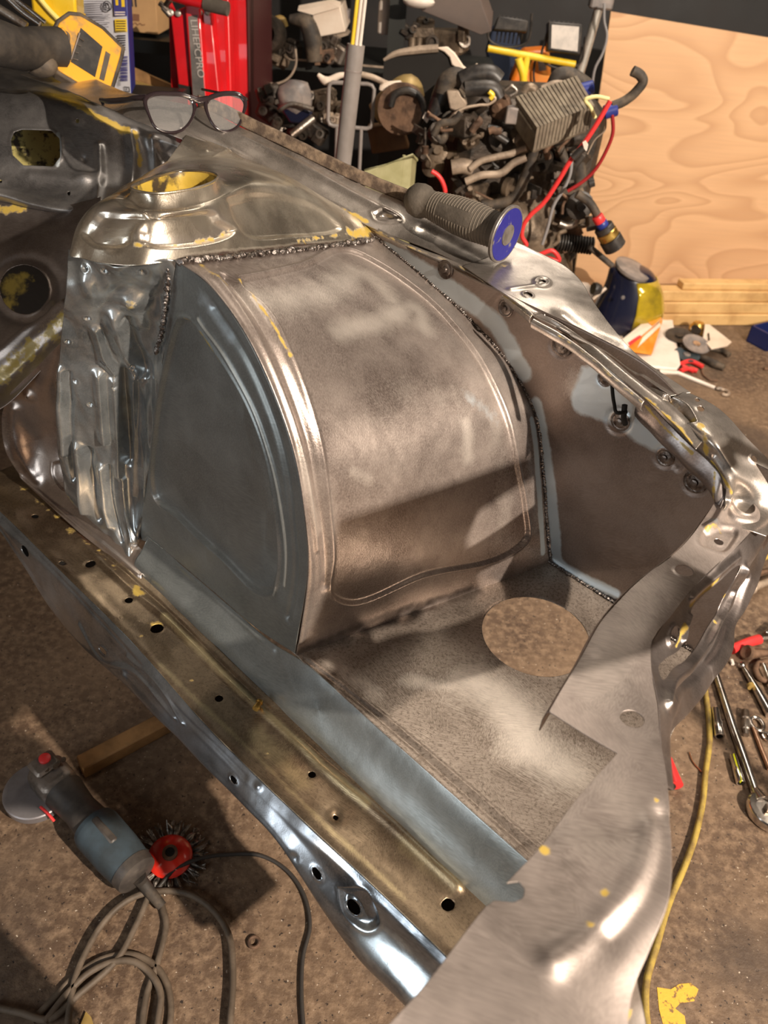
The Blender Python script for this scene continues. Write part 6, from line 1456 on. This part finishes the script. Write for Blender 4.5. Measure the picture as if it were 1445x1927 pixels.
# ================================================================== FLOOR RIGHT: SOCKETS, RATCHETS, HOSE
t = thing('ratchet', 'long chrome ratchet with a round head at the right edge', 'ratchet', f(1400, 1430, 0))
G().tube([f(1346, 1265, .010), f(1380, 1370, .010), f(1398, 1420, .010), f(1422, 1490, .012)], [.0075, .0085, .0095, .008], 14, smooth=False).build('shank', 'chrome', t)
c = f(1440, 1528, .012); G().lathe(c, (0, 0, 1), [(-.012, .026), (-.008, .031), (.006, .031), (.010, .028), (.011, .018), (.008, .017)], 32, scl=(1, 1.25), rx=(.93, .36, 0)).build('head', 'chrome', t)
G().tube([f(1420, 1486, .012), f(1432, 1508, .012)], [.009, .018], 14, smooth=False).build('neck', 'chrome', t); G().box(c + [0, 0, .014], (.012, .012, .012), None, .002).build('square_drive', 'dullsteel', t)
def socket(x0, y0, x1, y1, r, label, band=None, mat='chrome'):
    a_, b_ = f(x0, y0, r), f(x1, y1, r); t = thing('socket', label, 'socket', f(x0, y0, 0)); d_ = b_ - a_; L_ = np.linalg.norm(d_); d_ = d_ / L_
    G().lathe(a_, d_, [(0, r * .8), (.002, r * .88), (L_ * .45, r * .9), (L_ * .5, r), (L_ - .001, r), (L_, r * .92), (L_, r * .7), (L_ - .02, r * .65)], 22).build('body', mat, t)
    G().lathe(b_ - d_ * .012, d_, [(0, .0), (.0005, r * .68)], 18, cap=False).build('bore', 'dark', t)
    if band: G().prism([a_ + [-r * .55, -r * .5, r * .55], b_ + [-r * .6, -r * .5, r * .62], b_ + [-r * .1, -r * .1, r * 1.02], a_ + [-r * .1, 0, r * .95]], (0, 0, .0008)).build('colour_stripe', band, t)
socket(1346, 1334, 1354, 1386, .010, 'plain deep chrome socket beside the yellow hose')
socket(1379, 1422, 1394, 1474, .009, 'chrome socket with a bright yellow stripe beside the ratchet shank', simple('bright yellow stripe', (.75, .78, .02), .4))
socket(1441, 1196, 1462, 1180, .012, 'short chrome socket at the right edge beyond the red handle')
t = thing('socket_adaptor', 'stepped chrome extension piece right of the ratchet shank', 'extension', f(1400, 1370, 0))
G().lathe(f(1402, 1338, .008), f(1404, 1396, .008) - f(1402, 1338, .008), [(0, .008), (.022, .009), (.024, .0065), (.028, .0085), (.050, .008), (.052, .006), (.066, .006), (.066, .0)], 20, cap=False).build('body', 'dullsteel', t)
t = thing('ring_spanner', 'coppery ring spanner below the ratchet handles', 'spanner', f(1430, 1400, 0))
c = f(1424, 1362, .006); G().tube([c + np.array([.013 * math.cos(a_), .017 * math.sin(a_), 0]) for a_ in np.linspace(0, 2 * PI, 14, endpoint=False)], .0045, 10, closed=True).build('ring', 'chrome', t)
G().tube([f(1416, 1366, .006), f(1432, 1408, .006), f(1448, 1448, .006)], [.004, .0045, .005], 10, smooth=False).build('shank', simple('coppery steel', (.55, .33, .22), .35, .9), t)
t = thing('ratchet', 'second chrome ratchet with a yellow mark above the ring spanner', 'ratchet', f(1420, 1290, 0))
G().tube([f(1400, 1258, .010), f(1425, 1300, .010), f(1450, 1345, .010)], [.005, .009, .011], 12).build('shank', 'chrome', t); G().blob(f(1396, 1252, .010), (.008, .008, .008)).build('end_ball', 'chrome', t)
G().lathe(f(1411, 1288, .013), f(1415, 1295, .013) - f(1411, 1288, .013), [(0, .008), (.008, .009)], 12).build('yellow_mark', 'ochre', t)
t = thing('screwdriver', 'red handled screwdriver lying beyond the radiator support', 'screwdriver', f(1400, 1215, 0))
G().tube([f(1376, 1222, .011), f(1388, 1216, .012), f(1410, 1208, .012), f(1428, 1203, .010)], [.012, .010, .0115, .012], 16).build('handle', 'redwire', t); G().tube([f(1428, 1203, .010), f(1475, 1196, .010)], .006, 10, smooth=False).build('shaft', 'dullsteel', t)
def joint(x, y, r, label, mat, hx, hy):
    c = f(x, y, r); t = thing('ball_joint', label, 'ball joint', f(x, y, 0)); d_ = f(hx, hy, r) - c
    G().lathe(c - V3(d_).normalized() * r * .3, -V3(d_).normalized() + Vector((0, 0, .5)), [(0, r * .8), (.006, r), (.012, r), (.015, r * .8), (.013, r * .3)], 24).build('cap', mat, t)
    G().tube([c, f(hx, hy, r)], [r * .6, r * .35], 12, smooth=False).build('stem', mat, t)
joint(1418, 1105, .018, 'beige round ball joint at the right edge above the red screwdriver', 'beige', 1470, 1085)
joint(1416, 1230, .018, 'rusty round ball joint beside the red screwdriver', 'rustmetal', 1468, 1228)
joint(1432, 1078, .010, 'small brown ball joint behind the beige one at the right edge', 'rustmetal', 1462, 1070)
tag(G().tube([f(x, y, .008) for x, y in ((1450, 1283), (1432, 1278), (1422, 1262), (1428, 1248), (1442, 1244))], .0065, 12).build('shackle', 'rustmetal'), 'dull curved shackle below the rusty ball joint', 'shackle')
tag(G().tube([f(1436, 1250, .016), f(1460, 1310, .012)], .005, 10, smooth=False).build('steel_pin', 'chrome'), 'thin chrome pin leaning over the curved shackle', 'pin')
tag(G().tube([f(1376, 1242, .006), f(1379, 1250, .006)], .004, 8, smooth=False).build('white_plug', 'white'), 'tiny white plug on the floor below the screwdriver handle', 'plug')
tag(G().tube([f(x, y, .007) for x, y in ((1322, 1270), (1327, 1300), (1334, 1360), (1335, 1395), (1328, 1450), (1322, 1510), (1306, 1580), (1284, 1640), (1262, 1690), (1235, 1780), (1215, 1860), (1220, 1940), (1235, 1990))], .0058, 12).build('air_hose', 'yellowhose'), 'dirty yellow hose running down the floor beside the radiator support', 'hose')
tag(G().tube([at(x, y, z=.02) for x, y in ((1395, 1100), (1410, 1078), (1430, 1056), (1460, 1040))], .006, 10).build('yellow_strap', 'yellowhose'), 'short yellow hose end showing beyond the corner of the radiator support', 'hose')
tag(G().tube([f(x, y, .003) for x, y in ((1297, 1416), (1304, 1434), (1320, 1452))], .0014, 6).build('copper_wire', simple('copper', (.6, .28, .14), .3, .9)), 'short copper wire curl on the floor left of the yellow hose', 'wire')
t = thing('red_handle_tool', 'red handled tool half hidden by the radiator support', 'tool', f(1268, 1465, 0))
G().tube([f(1258, 1428, .016), f(1264, 1450, .016), f(1272, 1478, .016)], [.007, .010, .014], 16).build('handle', 'redwire', t); G().tube([f(1250, 1440, .012), f(1262, 1482, .012)], .010, 12, smooth=False).build('grip_side', 'blackplastic', t)
t = thing('small_ring', 'small steel ring at the right edge beside the ring spanner', 'ring', f(1440, 1385, 0))
c = f(1443, 1386, .005); G().tube([c + np.array([.008 * math.cos(a_), .010 * math.sin(a_), 0]) for a_ in np.linspace(0, 2 * PI, 12, endpoint=False)], .003, 8, closed=True).build('ring', 'chrome', t)

# ================================================================== WORK LAMP AND ADDED, UNSEEN SHADE BOARD AT THE RIGHT OF THE PHOTOGRAPHER
LP_ = np.array([2.0, -1.15, 2.42])
t = thing('work_lamp', 'tripod work lamp standing at the right of the photographer', 'lamp', LP_ * [1, 1, 0])
ld = V3(np.array([.4, .9, .6]) - LP_).normalized()
G().lathe(V3(LP_) - ld * .01, -ld, [(0, .06), (.02, .075), (.08, .07), (.10, .04)], 24).build('lamp_head', 'blackplastic', t)
G().tube([V3(LP_) - ld * .10, LP_ + [.10, -.12, -.05], LP_ * [1, 1, 0] + [.10, -.12, .9]], .014, smooth=False).build('mast', 'galv', t)
for k in range(3): a_ = 2 * PI * k / 3; G().tube([LP_ * [1, 1, 0] + [.10, -.12, .9], LP_ * [1, 1, 0] + [.10 + .4 * math.cos(a_), -.12 + .3 * math.sin(a_), .01]], .010, smooth=False).build('leg', 'galv', t)
t = thing('added_shade_board', 'added unseen black board on a stand that shades the wheel arch', 'shade board', (1.15, .30, 0))
pl_ = []
for sh_, x, y in ((apron, 1066, 850), (apron, 1066, 886), (arch, 905, 965), (arch, 880, 1020), (arch, 905, 1110), (arch, 580, 1200), (arch, 640, 985), (arch, 850, 915)):
    q = sh_.point(x, y); pl_.append(q + (LP_ - q) * .21)
G().prism(pl_, (.004, -.004, .006)).build('board', 'blackplastic', t, smooth=0)  # added out of view, outline shaped to throw the dark band across arch and apron
m_ = np.mean(pl_, 0); G().tube([pl_[0], (1.15, .30, float(pl_[0][2]) + .02)], .008, smooth=False).build('arm', 'galv', t)
G().tube([(1.15, .30, float(pl_[0][2]) + .04), (1.15, .30, .02)], .012, smooth=False).build('mast', 'galv', t)
G().lathe((1.15, .30, 0), (0, 0, 1), [(0, .16), (.015, .16), (.02, .02)], 28).build('foot', 'galv', t)
